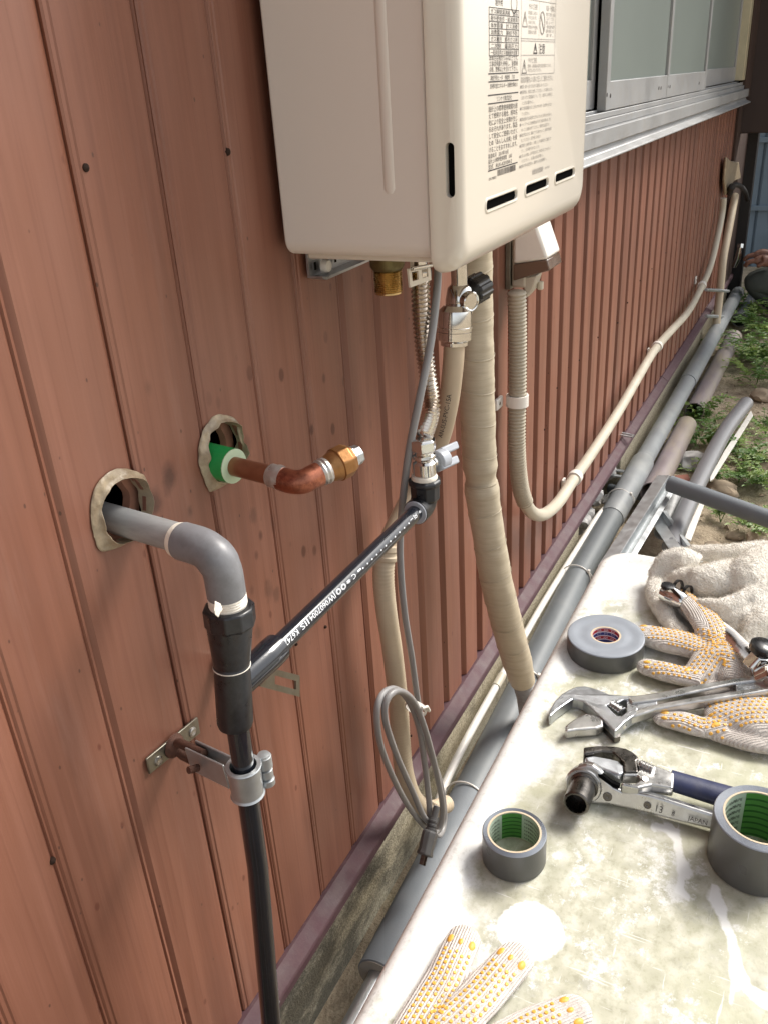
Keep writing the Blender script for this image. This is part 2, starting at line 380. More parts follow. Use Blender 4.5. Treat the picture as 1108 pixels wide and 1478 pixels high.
def curve(pts, n=12):
    pts = [Vector(p) for p in pts]; P = [pts[0]*2-pts[1]]+pts+[pts[-1]*2-pts[-2]]; out = []
    for i in range(1, len(P)-2):
        a, b, c, d = P[i-1], P[i], P[i+1], P[i+2]
        for k in range(n):
            t = k/n; out.append(.5*((2*b)+(c-a)*t+(2*a-5*b+4*c-d)*t*t+(3*b-a-3*c+d)*t**3))
    out.append(pts[-1]); return out
def resample(pts, step):
    out = [pts[0].copy()]; acc = 0
    for a, b in zip(pts, pts[1:]):
        L = (b-a).length; 
        while acc+L >= step:
            t = (step-acc)/L; a = a.lerp(b, t); out.append(a.copy()); L = (b-a).length; acc = 0
            if L < 1e-9: break
        acc += L
    return out
def ribbed(mb, pts, r, depth, pitch, seg=18, sub=4):
    """a corrugated hose: the radius rises and falls along the path"""
    p = resample(pts, pitch/sub); rs = [r-depth*(.5+.5*math.cos(2*math.pi*i/sub)) for i in range(len(p))]
    return mb.tube(p, rs, seg)
DG = lambda: bpy.context.evaluated_depsgraph_get()
def baked(me_src, mods):
    """evaluate modifiers on a temporary object and return the finished mesh"""
    ob = bpy.data.objects.new('tmp', me_src); COL.objects.link(ob)
    for t, kw in mods:
        m = ob.modifiers.new('m', t)
        for k, v in kw.items(): setattr(m, k, v)
    bpy.context.view_layer.update(); me = bpy.data.meshes.new_from_object(ob.evaluated_get(DG())); bpy.data.objects.remove(ob); return me
def raw(mb):
    me = bpy.data.meshes.new('raw'); me.from_pydata(mb.v, [], mb.f); me.validate()
    bm = bmesh.new(); bm.from_mesh(me); bmesh.ops.recalc_face_normals(bm, faces=bm.faces); bm.to_mesh(me); bm.free(); return me
def put(name, me, mat, parent=None, smooth=True):
    """link a finished world-space mesh"""
    o = ROOT.get(parent.name, Vector()) if parent else Vector()
    me.transform(Matrix.Translation(-o)); me.materials.clear()
    for q in (mat if isinstance(mat, list) else [mat]): me.materials.append(MATS[q])
    if smooth: me.polygons.foreach_set('use_smooth', [True]*len(me.polygons))
    me.name = name; ob = bpy.data.objects.new(name, me); COL.objects.link(ob)
    if parent: ob.parent = parent; ROOT[ob.name] = o
    return ob
def glyphs(txt, size, align='LEFT', sx=1.0, cuts=0):
    c = bpy.data.curves.new('t', 'FONT'); c.body = txt; c.size = size; c.align_x = align; c.resolution_u = 2
    ob = bpy.data.objects.new('t', c); COL.objects.link(ob); bpy.context.view_layer.update()
    me = bpy.data.meshes.new_from_object(ob.evaluated_get(DG())); bpy.data.objects.remove(ob)
    bm = bmesh.new(); bm.from_mesh(me)
    if cuts:
        y0 = min([v.co.y for v in bm.verts] or [0]); y1 = max([v.co.y for v in bm.verts] or [0])
        for k in range(1, cuts): bmesh.ops.bisect_plane(bm, geom=bm.verts[:]+bm.edges[:]+bm.faces[:], plane_co=(0, y0+(y1-y0)*k/cuts, 0), plane_no=(0, 1, 0))
    bm.to_mesh(me); bm.free()
    vs = [(v.co.x*sx, v.co.y) for v in me.vertices]; fs = [tuple(p.vertices) for p in me.polygons]; bpy.data.meshes.remove(me)
    return vs, fs
def lettering(mb, txt, size, fn, align='LEFT', sx=1.0, fit=None):
    vs, fs = glyphs(txt, size, align, sx)
    if fit and vs:
        w = max(v[0] for v in vs); k = fit/w; vs = [(a*k, b) for a, b in vs]
    mb.add([fn(a, b) for a, b in vs], fs)

# ================================================================== GROUND
def ground():
    n1, n2 = 150, 110; x0, x1, y0, y1 = -3.0, 9.0, -5.0, .6; vs = []; fs = []
    for j in range(n2+1):
        for i in range(n1+1):
            x = x0+(x1-x0)*i/n1; y = y0+(y1-y0)*j/n2
            h = .022*noise.fractal(Vector((x*3, y*3, 0)), .9, 2, 4)+.008*noise.noise(Vector((x*14, y*14, 3)))
            h *= min(1, max(.15, (-y-.02)/.3)); vs.append((x, y, h))
    for j in range(n2):
        for i in range(n1):
            a = j*(n1+1)+i; fs.append((a, a+1, a+n1+2, a+n1+1))
    mb = MB().add(vs, fs); o = mb.build('ground', 'soil', smooth=180); tag(o, kind='structure')
    far = MB().add([(-60, -60, -.06), (60, -60, -.06), (60, 60, -.06), (-60, 60, -.06)], [(0, 1, 2, 3)]).build('yard', 'soil', smooth=0); tag(far, kind='structure')
    return o
GR = ground()

# ================================================================== HOUSE WALL
wall = thing('house_wall', (2.2, 0, 0), 'reddish brown ribbed metal siding wall of the house above a low concrete footing', 'wall')
G = [-.71, -.62, -.53, -.44, -.35, -.26, -.17, -.10, -.02, .06, .145, .235, .320, .405, .493, .588, .679, .771, .858, .944, 1.03, 1.112, 1.194, 1.275, 1.358, 1.44, 1.52, 1.6, 1.68, 1.765, 1.85, 1.94, 2.03, 2.12]
while G[-1] < 4.42: G.append(G[-1]+.0955)
WX0 = 1.62
INA = [(172, 690), (196, 690), (211, 712), (212, 745), (203, 768), (184, 779), (160, 782), (146, 764), (142, 738), (150, 708)]
INB = [(318, 608), (338, 612), (347, 632), (350, 658), (344, 682), (328, 692), (308, 694), (297, 676), (294, 646), (303, 620)]
HA = PY(186, 745, 0); HB = PY(321, 655, 0)           # wall openings of the two pipes
def hole_cut():
    mb = MB()
    for ring_ in (INA, INB):
        pts = [PY(px, py, 0) for px, py in ring_]; c = sum(pts, Vector())/len(pts); pts = [c+(p-c)*1.03+Vector((0, -.05, 0)) for p in pts]
        mb.prism(pts, (0, .12, 0))
    me = raw(mb); o = bpy.data.objects.new('cutter', me); COL.objects.link(o); return o
cutter = hole_cut()
for i in range(len(G)-1):
    g, h = G[i], G[i+1]; top = 2.6 if h < WX0 else 1.045
    w = h-g
    jit = random.uniform(-.0006, .0006)
    k_ = min(1, max(0, (g-.80)/.6)); dp_ = .0017+.0243*k_; rs_ = .0075+.0190*k_
    if abs(h-.493) < .001: dp_ = .0044
    prof = [(g+.0010, dp_+.0004), (g+.0030+(rs_-.012)*k_, dp_-.0008), (g+rs_-.001, .0010), (g+rs_+.0005, 0), (h-.0075, 0), (h-.0055, .0006), (h-.0030, .0028), (h-.0016, dp_-.001), (h+.0022, dp_+.001), (h+.0022, dp_+.0030), (g+.0010, dp_+.0030)]
    prof = [(a, b+jit) for a, b in prof]
    mb = MB().prism([(a, b, .203) for a, b in prof], (0, 0, top-.203))
    near = any(g-.05 < c.x < h+.05 for c in (HA, HB))
    if near:
        me = baked(raw(mb), [('BOOLEAN', dict(operation='DIFFERENCE', object=cutter, solver='EXACT'))])
        o = put('siding_panel', me, 'siding', wall); me.set_sharp_from_angle(angle=math.radians(25))
    else: o = mb.build('siding_panel', 'siding', wall, smooth=25)
bpy.data.objects.remove(cutter)
# boards behind the two openings: reddish core then the dark cavity
bk = MB()
for ring_ in (INA, INB):
    P_ = [PY(px, py, 0) for px, py in ring_]; c = sum(P_, Vector())/len(P_); n = 40; vs = []; fs = []
    for k in range(n):
        t_ = k/n*len(P_); i = int(t_); f = t_-i; p = P_[i].lerp(P_[(i+1) % len(P_)], f)-c
        w_ = 1+.07*noise.noise(Vector((k*.5, 3, 0)))
        for q_, y in ((1.25, .0145), (.86*w_, .0150), (.82*w_, .022), (1.25, .023)): vs.append((c.x+p.x*q_, y, c.z+p.z*q_))
    for k in range(n):
        for j in range(4): k2 = (k+1) % n; fs.append((k*4+j, k2*4+j, k2*4+(j+1) % 4, k*4+(j+1) % 4))
    bk.add(vs, fs)
bk.build('backing_board', 'board_core', wall)
cv = MB()
for c in (HA, HB):
    cv.lathe((c.x, .0187, c.z), (0, 1, 0), [(.005, .044), (.09, .05), (.09, 0.0)], 20)
o = cv.build('wall_cavity', 'black_void', wall)
bm = bmesh.new(); bm.from_mesh(o.data)
bmesh.ops.delete(bm, geom=[f for f in bm.faces if f.calc_center_median().y < .045 and len(f.verts) > 8], context='FACES'); bm.to_mesh(o.data); bm.free()
# main wall body behind the sheet (fills up to the window)
wb = MB()
wb.box2((-.9, .0401, .18), (HA.x-.06, .16, 2.6)); wb.box2((HA.x-.06, .0401, HA.z+.06), (HB.x+.05, .16, 2.6)); wb.box2((HA.x-.06, .0401, .18), (HB.x+.05, .16, HA.z-.06))
wb.box2((HB.x+.05, .0401, .18), (WX0, .16, 2.6)); wb.box2((WX0, .0401, .18), (5.3, .16, 1.05))
wb.box2((-.9, .0145, 2.45), (WX0, .04, 2.6))
wb.build('wall_core', 'black_void', wall, smooth=0)
# sealant rings, torn and lumpy
def sealant(c, pxring, inner, seed):
    n = 64; vs = []; fs = []
    outer = [PY(px, py, 0) for px, py in pxring]
    inn = [PY(px, py, 0) for px, py in inner]
    def at(ring, k):
        cl = ring+ring[:3]; t = k/n*len(ring); i = int(t); f = t-i
        a, b, c2, d = ring[i-1], ring[i % len(ring)], ring[(i+1) % len(ring)], ring[(i+2) % len(ring)]
        return .5*((2*b)+(c2-a)*f+(2*a-5*b+4*c2-d)*f*f+(3*b-a-3*c2+d)*f**3)
    prof = [(0, .0), (.04, .0018), (.25, .0026), (.5, .0032), (.75, .0042), (.93, .0072), (1.0, .0066), (1.04, .003), (1.03, -.008)]
    for k in range(n):
        a, b = at(outer, k), at(inn, k)
        for (t, h) in prof:
            p = a.lerp(b, t); q = noise.noise(p*70+Vector((seed, 0, 0))); w = noise.noise(p*220)
            e = 1+.9*q
            y = -h*e-(0.0022*w if 0 < t < 1.01 else 0)+(-.0008 if t == 0 else 0)
            rr = (p-Vector((c.x, 0, c.z)))*(1+(.05*noise.noise(Vector((k*.55, seed, 0)))+.03*noise.noise(Vector((k*1.7, seed, 2)))))
            vs.append((c.x+rr.x, y, c.z+rr.z))
    m = len(prof)
    for k in range(n):
        k2 = (k+1) % n
        for j in range(m-1): fs.append((k*m+j, k2*m+j, k2*m+j+1, k*m+j+1))
    o = MB().add(vs, fs).build('sealant_ring', 'sealant', wall, smooth=60)
    sb = o.modifiers.new('s', 'SUBSURF'); sb.levels = 1; sb.render_levels = 1
sealant(HA, [(172, 676), (206, 684), (212, 712), (214, 742), (206, 768), (182, 784), (147, 796), (136, 775), (130, 745), (134, 710), (150, 686)],
        INA, 3)
sealant(HB, [(313, 598), (338, 604), (343, 628), (352, 655), (347, 682), (330, 694), (304, 710), (294, 692), (286, 665), (288, 635), (298, 612)],
        INB, 8)
# caulk blob and nails
nm = None
nail_px = [(125, 242), (330, 219), (77, 1243), (428, 930), (470, 905), (785, 620), (835, 520), (803, 560), (862, 487), (891, 466), (905, 437), (923, 405), (940, 388), (612, 720), (705, 800), (593, 1062), (1010, 300), (975, 350), (960, 365)]
for px, py in nail_px:
    p = PY(px, py, -.0005); rr = .0034 if px < 340 else .0024
    mb = MB().lathe((p.x, p.y+.002, p.z), (0, -1, 0), [(0, rr), (.0022, rr*.9), (.0034, rr*.45), (.0036, 0)], 10)
    mb.build('nail_head', 'nail', wall)
# base flashing
fl = MB(); PR = [(.013, .2020), (-.004, .2020), (-.022, .1900), (-.0235, .1870), (-.0235, .1745), (-.019, .1735), (-.019, .170), (.0, .170), (.013, .172)]
for a, b in ((-.9, 3.1), (3.104, 5.02)):
    fl = MB().prism([(a, y, z) for y, z in PR], (b-a, 0, 0)); fl.build('base_flashing', 'flashing', wall, smooth=25, bevel=.0008)
# footing with a broken-out vent gap
for a, b in ((-.9, 2.02), (2.5, 5.2)):
    fo = MB().box2((a, .001, -.12), (b, .17, .1695)); fo.build('footing', 'concrete', wall, bevel=.006)
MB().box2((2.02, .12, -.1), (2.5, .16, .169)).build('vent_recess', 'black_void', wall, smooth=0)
for k in range(26):                                  # rubble packed into the vent gap
    x = random.uniform(2.03, 2.47); z = random.uniform(-.0, .15); y = random.uniform(.0, .06)
    bm = bmesh.new(); bmesh.ops.create_icosphere(bm, subdivisions=2, radius=random.uniform(.016, .034))
    sc = Vector((random.uniform(.8, 1.3), random.uniform(.7, 1.1), random.uniform(.5, .9)))
    sd2 = random.random()*50
    for v in bm.verts: v.co = Vector((v.co.x*sc.x, v.co.y*sc.y, v.co.z*sc.z))*(1+.35*noise.noise(v.co*60+Vector((sd2, 0, 0))))+Vector((x, y, z))
    me = bpy.data.meshes.new('rubble'); bm.to_mesh(me); bm.free(); put('rubble', me, 'rubble', wall, smooth=False)
ev = MB().prism([(-1.0, .1, 2.62), (-1.0, -.50, 2.50), (-1.0, -.50, 2.42), (-1.0, .1, 2.52)], (6.4, 0, 0)).build('shading_eave', 'brown_trim', wall, smooth=0)  # unseen eave above the frame, added to cut the top light on the wall
# end trim of the wall
MB().box2((G[-1]+.003, -.012, .17), (5.0, .02, 1.045)).build('corner_trim', 'brown_trim', wall, bevel=.003)
MB().box2((5.0, -.06, -.05), (5.08, .2, 2.6)).build('corner_post', 'trim_black', wall, bevel=.003)
# window
wn = MB(); wn.box2((WX0, -.012, 1.135), (WX0+.03, .05, 2.6)); wn.box2((4.33, -.03, 1.132), (4.40, .05, 2.6)); wn.box2((WX0, -.012, 2.55), (4.4, .05, 2.6))
win = wn.build('window', 'alu_yellow', wall, bevel=.002)
def wp(mb, name, mat): return mb.build(name, mat, win, bevel=.0015)
wp(MB().box2((WX0-.05, -.045, 1.066), (4.46, .03, 1.096)), 'sill', 'alu')
wp(MB().prism([(WX0-.05, y, z) for y, z in ((.012, 1.0655), (-.034, 1.0655), (-.040, 1.052), (-.058, 1.044), (-.058, 1.040), (.012, 1.040))], (4.51-WX0, 0, 0)), 'sill_lip', 'alu')
wp(MB().box2((WX0-.05, -.0355, 1.0625), (4.50, .01, 1.0652)), 'stain_line', 'stone')
wp(MB().box2((WX0-.02, -.03, 1.0965), (4.44, .03, 1.112)), 'sill_step', 'alu')
wp(MB().box2((WX0, -.024, 1.1125), (4.41, -.018, 1.124)), 'track', 'alu'); wp(MB().box2((WX0, -.006, 1.1125), (4.41, .0, 1.128)), 'track', 'alu')
wp(MB().box2((WX0, .014, 1.1125), (4.41, .05, 1.13)), 'track', 'frame_dark')
def sash(x0, x1, y, mullions, rail=.055, st=.03, glass='frosted', z0=1.126):
    wp(MB().box2((x0, y-.009, z0), (x1, y+.009, z0+rail)), 'sash_rail', 'alu')
    for a in (x0, x1-st): wp(MB().box2((a, y-.0095, z0), (a+st, y+.0095, 2.54)), 'sash_stile', 'alu')
    for a in mullions: wp(MB().box2((a-.014, y-.0098, z0), (a+.014, y+.0098, 2.54)), 'sash_stile', 'alu')
    wp(MB().box2((x0+st*.5, y-.003, z0+rail-.004), (x1-st*.5, y+.003, 2.54)), 'pane', glass)
xs = [PY(px, py, -.015).x for px, py in ((868, 146), (958, 130), (1014, 122))]
sash(xs[0], xs[2], -.014, [xs[1]])
sash(2.95, 4.33, .012, [], z0=1.13); sash(WX0+.03, 1.98, .012, [], z0=1.13)
wp(MB().box2((1.98, .02, 1.13), (2.02, .045, 2.54)), 'frame_gap', 'frame_dark')
wp(MB().box2((4.40, -.035, 1.06), (4.62, .05, 2.6)), 'side_post', 'brown_trim')
wp(MB().box2((WX0, .06, 1.1), (4.4, .08, 2.6)), 'inner_dark', 'black_void')
for px, py in ((875, 137), (880, 138), (950, 127), (953, 127), (963, 125), (966, 125), (1008, 120)):
    p = PY(px, py, -.023); MB().lathe((p.x, p.y, p.z), (0, -1, 0), [(0, .005), (.001, .004)], 8).build('drain_slot', 'ink', win)
# dark board hanging out from the wall, and fence behind
bb = MB().box2((4.62, -1.3, .905), (4.66, .03, 2.7)); o = bb.build('dark_board', 'brown_board', bevel=.004, loc=(4.64, -.6, .905)); tag(o, 'large dark brown board standing out from the wall past the window', 'board')
fe = thing('yard_fence', (6.2, -.6, 0), 'blue grey vertical panel fence far behind the crouching worker', 'fence')
for k in range(14):
    y = .5-k*.17; MB().prism([(6.2, y, -.05), (6.2, y-.15, -.05), (6.215, y-.158, -.05), (6.215, y-.17, -.05), (6.235, y-.17, -.05), (6.235, y, -.05)], (0, 0, 2.2)).build('fence_panel', 'fence_blue', fe)
for z in (.35, .75, 1.2): MB().box2((6.18, -1.9, z), (6.199, .5, z+.03)).build('fence_rail', 'fence_blue', fe, bevel=.002)
tag(MB().tube([(6.1, -.3, .0), (6.1, -.42, .95)], .018).build('leaning_pole', 'trim_black', loc=(6.1, -.3, 0)), 'thin dark pole leaning on the blue grey fence', 'pole')

# ================================================================== WATER HEATER
hx0, hx1, hz0, hz1 = .737, 1.152, 1.054, 1.60
heater = thing('water_heater', (.96, -.1, hz0), 'cream wall mounted gas water heater with printed notices and louvre slots on its front', 'water heater')
def rrect(x0, x1, z0, z1, r, y, n=6):
    out = []
    for cx, cz, a0 in ((x1-r, z1-r, 0), (x0+r, z1-r, 90), (x0+r, z0+r, 180), (x1-r, z0+r, 270)):
        for k in range(n+1):
            a = math.radians(a0+90*k/n); out.append(Vector((cx+r*math.cos(a), y, cz+r*math.sin(a))))
    return out
def loft(mb, rings, cap0=True, cap1=True, mi=0):
    n = len(rings[0]); vs = [p for r in rings for p in r]; fs = []
    for i in range(len(rings)-1):
        for k in range(n): fs.append((i*n+k, i*n+(k+1) % n, (i+1)*n+(k+1) % n, (i+1)*n+k))
    if cap0: fs.append(tuple(range(n-1, -1, -1)))
    if cap1: fs.append(tuple((len(rings)-1)*n+k for k in range(n)))
    return mb.add(vs, fs, mi)
b = MB(); loft(b, [rrect(hx0, hx1, hz0, hz1, .016, y) for y in (-.012, -.1688)])
cas = b.build('casing', 'enamel_side', heater, bevel=.002)
# pressed rib on the side panel
r0, r1 = PX(546, -40, hx0), PX(562, 280, hx0)
rb = MB(); yc = (r0.y+r1.y)/2
rb.tube([(hx0+.0012, yc, 1.45), (hx0+.0012, yc, r1.z+.004), (hx0+.0012, yc, r1.z)], [.0062, .0062, .004], 16, squash=(.42, (1, 0, 0)))
rb.build('pressed_rib', 'enamel_side', cas)
# front cover: stepped side flange, soft shoulder, flat face, rolled underside
def ring(ins, bot, y, r): return rrect(hx0-.002+ins, hx1+.002-ins, hz0-.004+bot, hz1+.004-ins, r, y)
c = MB(); loft(c, [ring(.0035, .004, -.1694, .015), ring(-.001, -.008, -.1706, .018), ring(-.001, -.010, -.174, .020), ring(.0005, -.0095, -.1785, .020), ring(.0015, -.008, -.184, .020), ring(.0025, -.0045, -.190, .019), ring(.0045, 0, -.1945, .018), ring(.0075, .005, -.1978, .017), ring(.011, .010, -.1995, .016), ring(.015, .015, -.2, .015)])
cov_me = raw(c)
# cut the louvres and the side slot
cut = MB()
def slot_ring(cxy, hw, hh, y):
    return [Vector((p.x, y, p.z)) for p in rrect(cxy[0]-hw, cxy[0]+hw, cxy[1]-hh, cxy[1]+hh, min(hw, hh)*.95, y, 5)]
VX = [(.796, .885), (.912, .992), (1.018, 1.099)]
VZ = 1.0935
for a, b2 in VX:
    loft(cut, [slot_ring(((a+b2)/2, VZ), (b2-a)/2, .0046, -.23), slot_ring(((a+b2)/2, VZ), (b2-a)/2, .0046, -.16)])
s0, s1 = PX(649, 207, hx0+.001), PX(649, 284, hx0+.001)
sy = (s0.y+s1.y)/2; sz0, sz1 = s1.z, s0.z
cut.tube([(hx0-.03, sy, sz0+.003), (hx0+.03, sy, sz0+.003)], .0038, 16); cut.tube([(hx0-.03, sy, sz1-.003), (hx0+.03, sy, sz1-.003)], .0038, 16)
cut.box2((hx0-.03, sy-.0038, sz0+.003), (hx0+.03, sy+.0038, sz1-.003))
cm = bpy.data.objects.new('cut', raw(cut)); COL.objects.link(cm)
me = baked(cov_me, [('BOOLEAN', dict(operation='DIFFERENCE', object=cm, solver='EXACT', use_self=True))]); bpy.data.objects.remove(cm)
cover = put('front_cover', me, 'enamel', heater); me.set_sharp_from_angle(angle=math.radians(38))
for a, b2 in VX:                                     # raised lips round each louvre
    R_ = [slot_ring(((a+b2)/2, VZ), (b2-a)/2+o_, .0046+o_, y) for o_, y in ((-.0002, -.1975), (-.0002, -.2004), (.0008, -.2012), (.0020, -.2008), (.0030, -.1998))]
    q = MB(); loft(q, R_, False, False); q.build('louvre_lip', 'enamel', cover, smooth=70)
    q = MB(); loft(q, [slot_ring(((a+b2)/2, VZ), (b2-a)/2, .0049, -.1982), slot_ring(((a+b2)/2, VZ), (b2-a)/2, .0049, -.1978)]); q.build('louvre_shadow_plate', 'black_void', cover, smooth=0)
    pass
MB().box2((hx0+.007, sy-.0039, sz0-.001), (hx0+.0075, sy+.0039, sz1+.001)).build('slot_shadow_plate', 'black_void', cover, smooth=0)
# underside tray, screws, mounting plate
MB().box2((hx0+.02, -.165, hz0-.006), (hx1-.02, -.025, hz0+.004)).build('bottom_tray', 'enamel', heater, bevel=.002)
for px, py in ((675, 381), (788, 322)):
    p = PY(px, py, -.160); MB().lathe((p.x, p.y, hz0-.012), (0, 0, 1), [(0, .003), (.002, .0055), (.005, .0055), (.0052, .003), (.02, .003)], 12).build('screw', 'chrome', heater)
mp_ = MB(); p0, p1, p2, p3 = [PY(*q, -.008) for q in ((444, 366), (447, 401), (453, 403), (540, 366))]
mp_.prism([p0, p1, p2, p3], (0, .0025, 0)); mp_.prism([p1+Vector((0, 0, .002)), p1, p2, p3, p3+Vector((0, 0, .002)), p2+Vector((0, 0, .003))], (0, -.016, 0))
mplate = mp_.build('mounting_plate', 'tool_cast', heater, smooth=25)
p = PY(467, 384, -.012); MB().lathe(p, (0, -1, 0), [(0, .0075), (.004, .0075), (.007, .006), (.008, .0)], 10).build('plastic_nut', 'white_plastic', mplate)
for q in ((455, 384), (484, 373)):
    p = PY(*q, -.0105); MB().tube([p+Vector((0, 0, .004)), p-Vector((0, 0, .004))], .0022, 10, squash=(.3, (0, 1, 0))).build('plate_slot', 'black_void', mplate)
# --- printed notices
def face(x, z): return Vector((x, -.2003, z))
TX0, TX1 = .806, .886; TX2, TX3 = .893, 1.004
t1 = MB(); t2 = MB(); t3 = MB()
def hline(mb, x0, x1, z, w=.0007): mb.add([face(x0, z), face(x1, z), face(x1, z+w), face(x0, z+w)], [(0, 1, 2, 3)])
def vline(mb, x, z0, z1, w=.0009): mb.add([face(x, z0), face(x+w, z0), face(x+w, z1), face(x, z1)], [(0, 1, 2, 3)])
def pz(py, px=715): return PY(px, py, -.2).z
def row(mb, txt, x0, z, size, fit=None): lettering(mb, txt, size, lambda a, b: face(x0+a, z+b), fit=fit)
# left column: rating plate
row(t1, '屋外用', .822, pz(7), .0065)
q_ = MB(); 
for k in range(16):
    a, b2 = 2*math.pi*k/16, 2*math.pi*(k+1)/16; cx_, cz_ = .872, pz(1)
    t1.add([face(cx_+.0085*math.cos(a), cz_+.0085*math.sin(a)), face(cx_+.0085*math.cos(b2), cz_+.0085*math.sin(b2)), face(cx_+.0076*math.cos(b2), cz_+.0076*math.sin(b2)), face(cx_+.0076*math.cos(a), cz_+.0076*math.sin(a))], [(0, 1, 2, 3)])
zt, zb = pz(12), pz(81); rows_ = 7; rh = (zt-zb)/rows_
for k in range(rows_+1): hline(t1, TX0, TX1, zb+rh*k, .0006)
vline(t1, TX0, zb, zt); vline(t1, TX1-.0009, zb, zt); vline(t1, TX0+.022, zb+rh, zb+rh*5)
for k, s_ in enumerate(['一般家庭用ガス機器屋外設置', '二次側　最高圧力', 'ガス種別　都市ガス用', '消費電力　凍結予防', '本体質量　ガス消費', '屋外壁掛形・給湯専用', 'ガス瞬間湯沸器　品名']):
    row(t1, s_, TX0+.004, zb+rh*k+rh*.22, rh*.82, .072)
    if 0 < k < 5: vline(t1, TX0+.045, zb+rh*k, zb+rh*(k+1), .0005)
for k, s_ in enumerate(('本体左右側方５mm以上です。', '工事説明書を参照し、設置後', '点検、整備以上を空けて下さい。')): row(t1, s_, TX0, pz(87+8*k), .0046, .078)
hline(t1, TX0-.002, TX1, pz(107), .0010); row(t1, '凍結予防ヒータ　作動時　７Ｗ', TX0+.003, pz(115.5), .0046, .066)
hline(t1, TX0-.002, TX1, pz(118.5), .0010); row(t1, '目標年度エネルギー消費効率82.0', TX0+.002, pz(127), .0044, .075)
hline(t1, TX0-.003, TX1, pz(137.5), .0010); row(t1, 'リンナイ株式会社', TX0+.019, pz(146), .0048, .042); hline(t1, TX0-.003, TX1, pz(149.5), .0010)
for k, s_ in enumerate(('設計上の標準使用期間を超', 'えて使用する場合、経年劣', '化により安全上支障が生じ', 'るおそれがあります。製品', 'して安全にご使用いただく', 'ため「あんしん点検」を受', 'けることをおすすめします。')): row(t1, s_, TX0-.002, pz(160+9.6*k), .0053, .080)
row(t1, '製造年月　2017年10月', TX0-.003, pz(226), .0045, .055); row(t1, '設計上の標準使用期間　10年', TX0-.003, pz(233.5), .0045, .066)
row(t1, '型式　RUX-A2010W-E', TX0-.003, pz(241.5), .0048, .066); hline(t1, TX0-.004, TX1, pz(244.5), .0010)
zb_ = pz(255)
row(t1, 'DA-M8053', TX0-.002, zb_-.0015, .0035, .02)
def barcode(mb, x0, x1, z0, h):
    random.seed(5); x = x0
    while x < x1: w = random.choice((.0006, .0011)); mb.add([face(x, z0), face(x+w, z0), face(x+w, z0+h), face(x, z0+h)], [(0, 1, 2, 3)]); x += w+random.choice((.0006, .0009))
barcode(t1, TX0+.022, TX1-.006, zb_, .0056)
# right column: cautions
def px2(py): return PY(777, py, -.2).z
ztop = 1.275; za = px2(57)
for zz, w in ((px2(2)+.0, .0005), (za, .0005), (px2(58.5)-.001, .0005), (px2(80), .0005), (px2(107), .0005)): hline(t2, TX2, TX3, zz, w)
vline(t2, TX2, px2(107), ztop, .0006); vline(t2, TX3-.0006, px2(107), ztop, .0006); vline(t2, TX2+.055, za, px2(2), .0004)
def tri(mb, x0, z0, w, h, k=.0008):
    A = [face(x0, z0), face(x0+w, z0), face(x0+w/2, z0+h)]; B = [face(x0+2.2*k, z0+1.4*k), face(x0+w-2.2*k, z0+1.4*k), face(x0+w/2, z0+h-2.6*k)]
    mb.add(A+B, [(0, 1, 4, 3), (1, 2, 5, 4), (2, 0, 3, 5)]); mb.add([face(x0+w/2-.0005, z0+h*.3), face(x0+w/2+.0005, z0+h*.3), face(x0+w/2+.0008, z0+h*.65), face(x0+w/2-.0008, z0+h*.65)], [(0, 1, 2, 3)])
tri(t2, TX2+.003, px2(41), .016, .014); row(t2, 'やけど注意', TX2+.022, px2(14), .0052, .027)
for k, s_ in enumerate(('高温部にふれない', 'やけどのおそれ', 'があります。', '使用中や使用', '直後は注意')): row(t2, s_, TX2+.021, px2(22+6.8*k), .0036, .029-.003*(k % 3))
R1 = []
for k in range(24):
    a, b2 = 2*math.pi*k/24, 2*math.pi*(k+1)/24; cx_, cz_ = TX2+.066, px2(33)
    t2.add([face(cx_+.0088*math.cos(a), cz_+.0105*math.sin(a)), face(cx_+.0088*math.cos(b2), cz_+.0105*math.sin(b2)), face(cx_+.0074*math.cos(b2), cz_+.009*math.sin(b2)), face(cx_+.0074*math.cos(a), cz_+.009*math.sin(a))], [(0, 1, 2, 3)])
t2.add([face(cx_-.006, cz_+.006), face(cx_-.0045, cz_+.0072), face(cx_+.006, cz_-.006), face(cx_+.0045, cz_-.0072)], [(0, 1, 2, 3)])
row(t2, '高温・分解禁止', TX2+.078, px2(13.5), .0052, .031)
for k, s_ in enumerate(('絶対に改造・分解', 'しないでください。', '感電・火災・やけど', '一酸化炭素中毒や', '故障の原因になり', 'ます。')): row(t2, s_, TX2+.078, px2(21.5+6.2*k), .0036, .030-.002*(k % 3))
tri(t1, TX2+.038, px2(78), .013, .0102, .001); row(t1, '注意', TX2+.055, px2(76.5), .0100, .021)
tri(t1, TX2+.003, px2(105), .015, .0125, .0006); row(t2, 'やけど注意', TX2+.022, px2(90), .0052, .028)
row(t2, '使用中、使用直後は排気口周辺高温になります。', TX2+.021, px2(97), .0036, .078); row(t2, '手などをふれないでください。', TX2+.021, px2(103), .0036, .045)
row(t2, '取扱説明書をよく読んで正しくご使用ください。', TX2+.0, px2(117), .0058, .106)
z = px2(125)
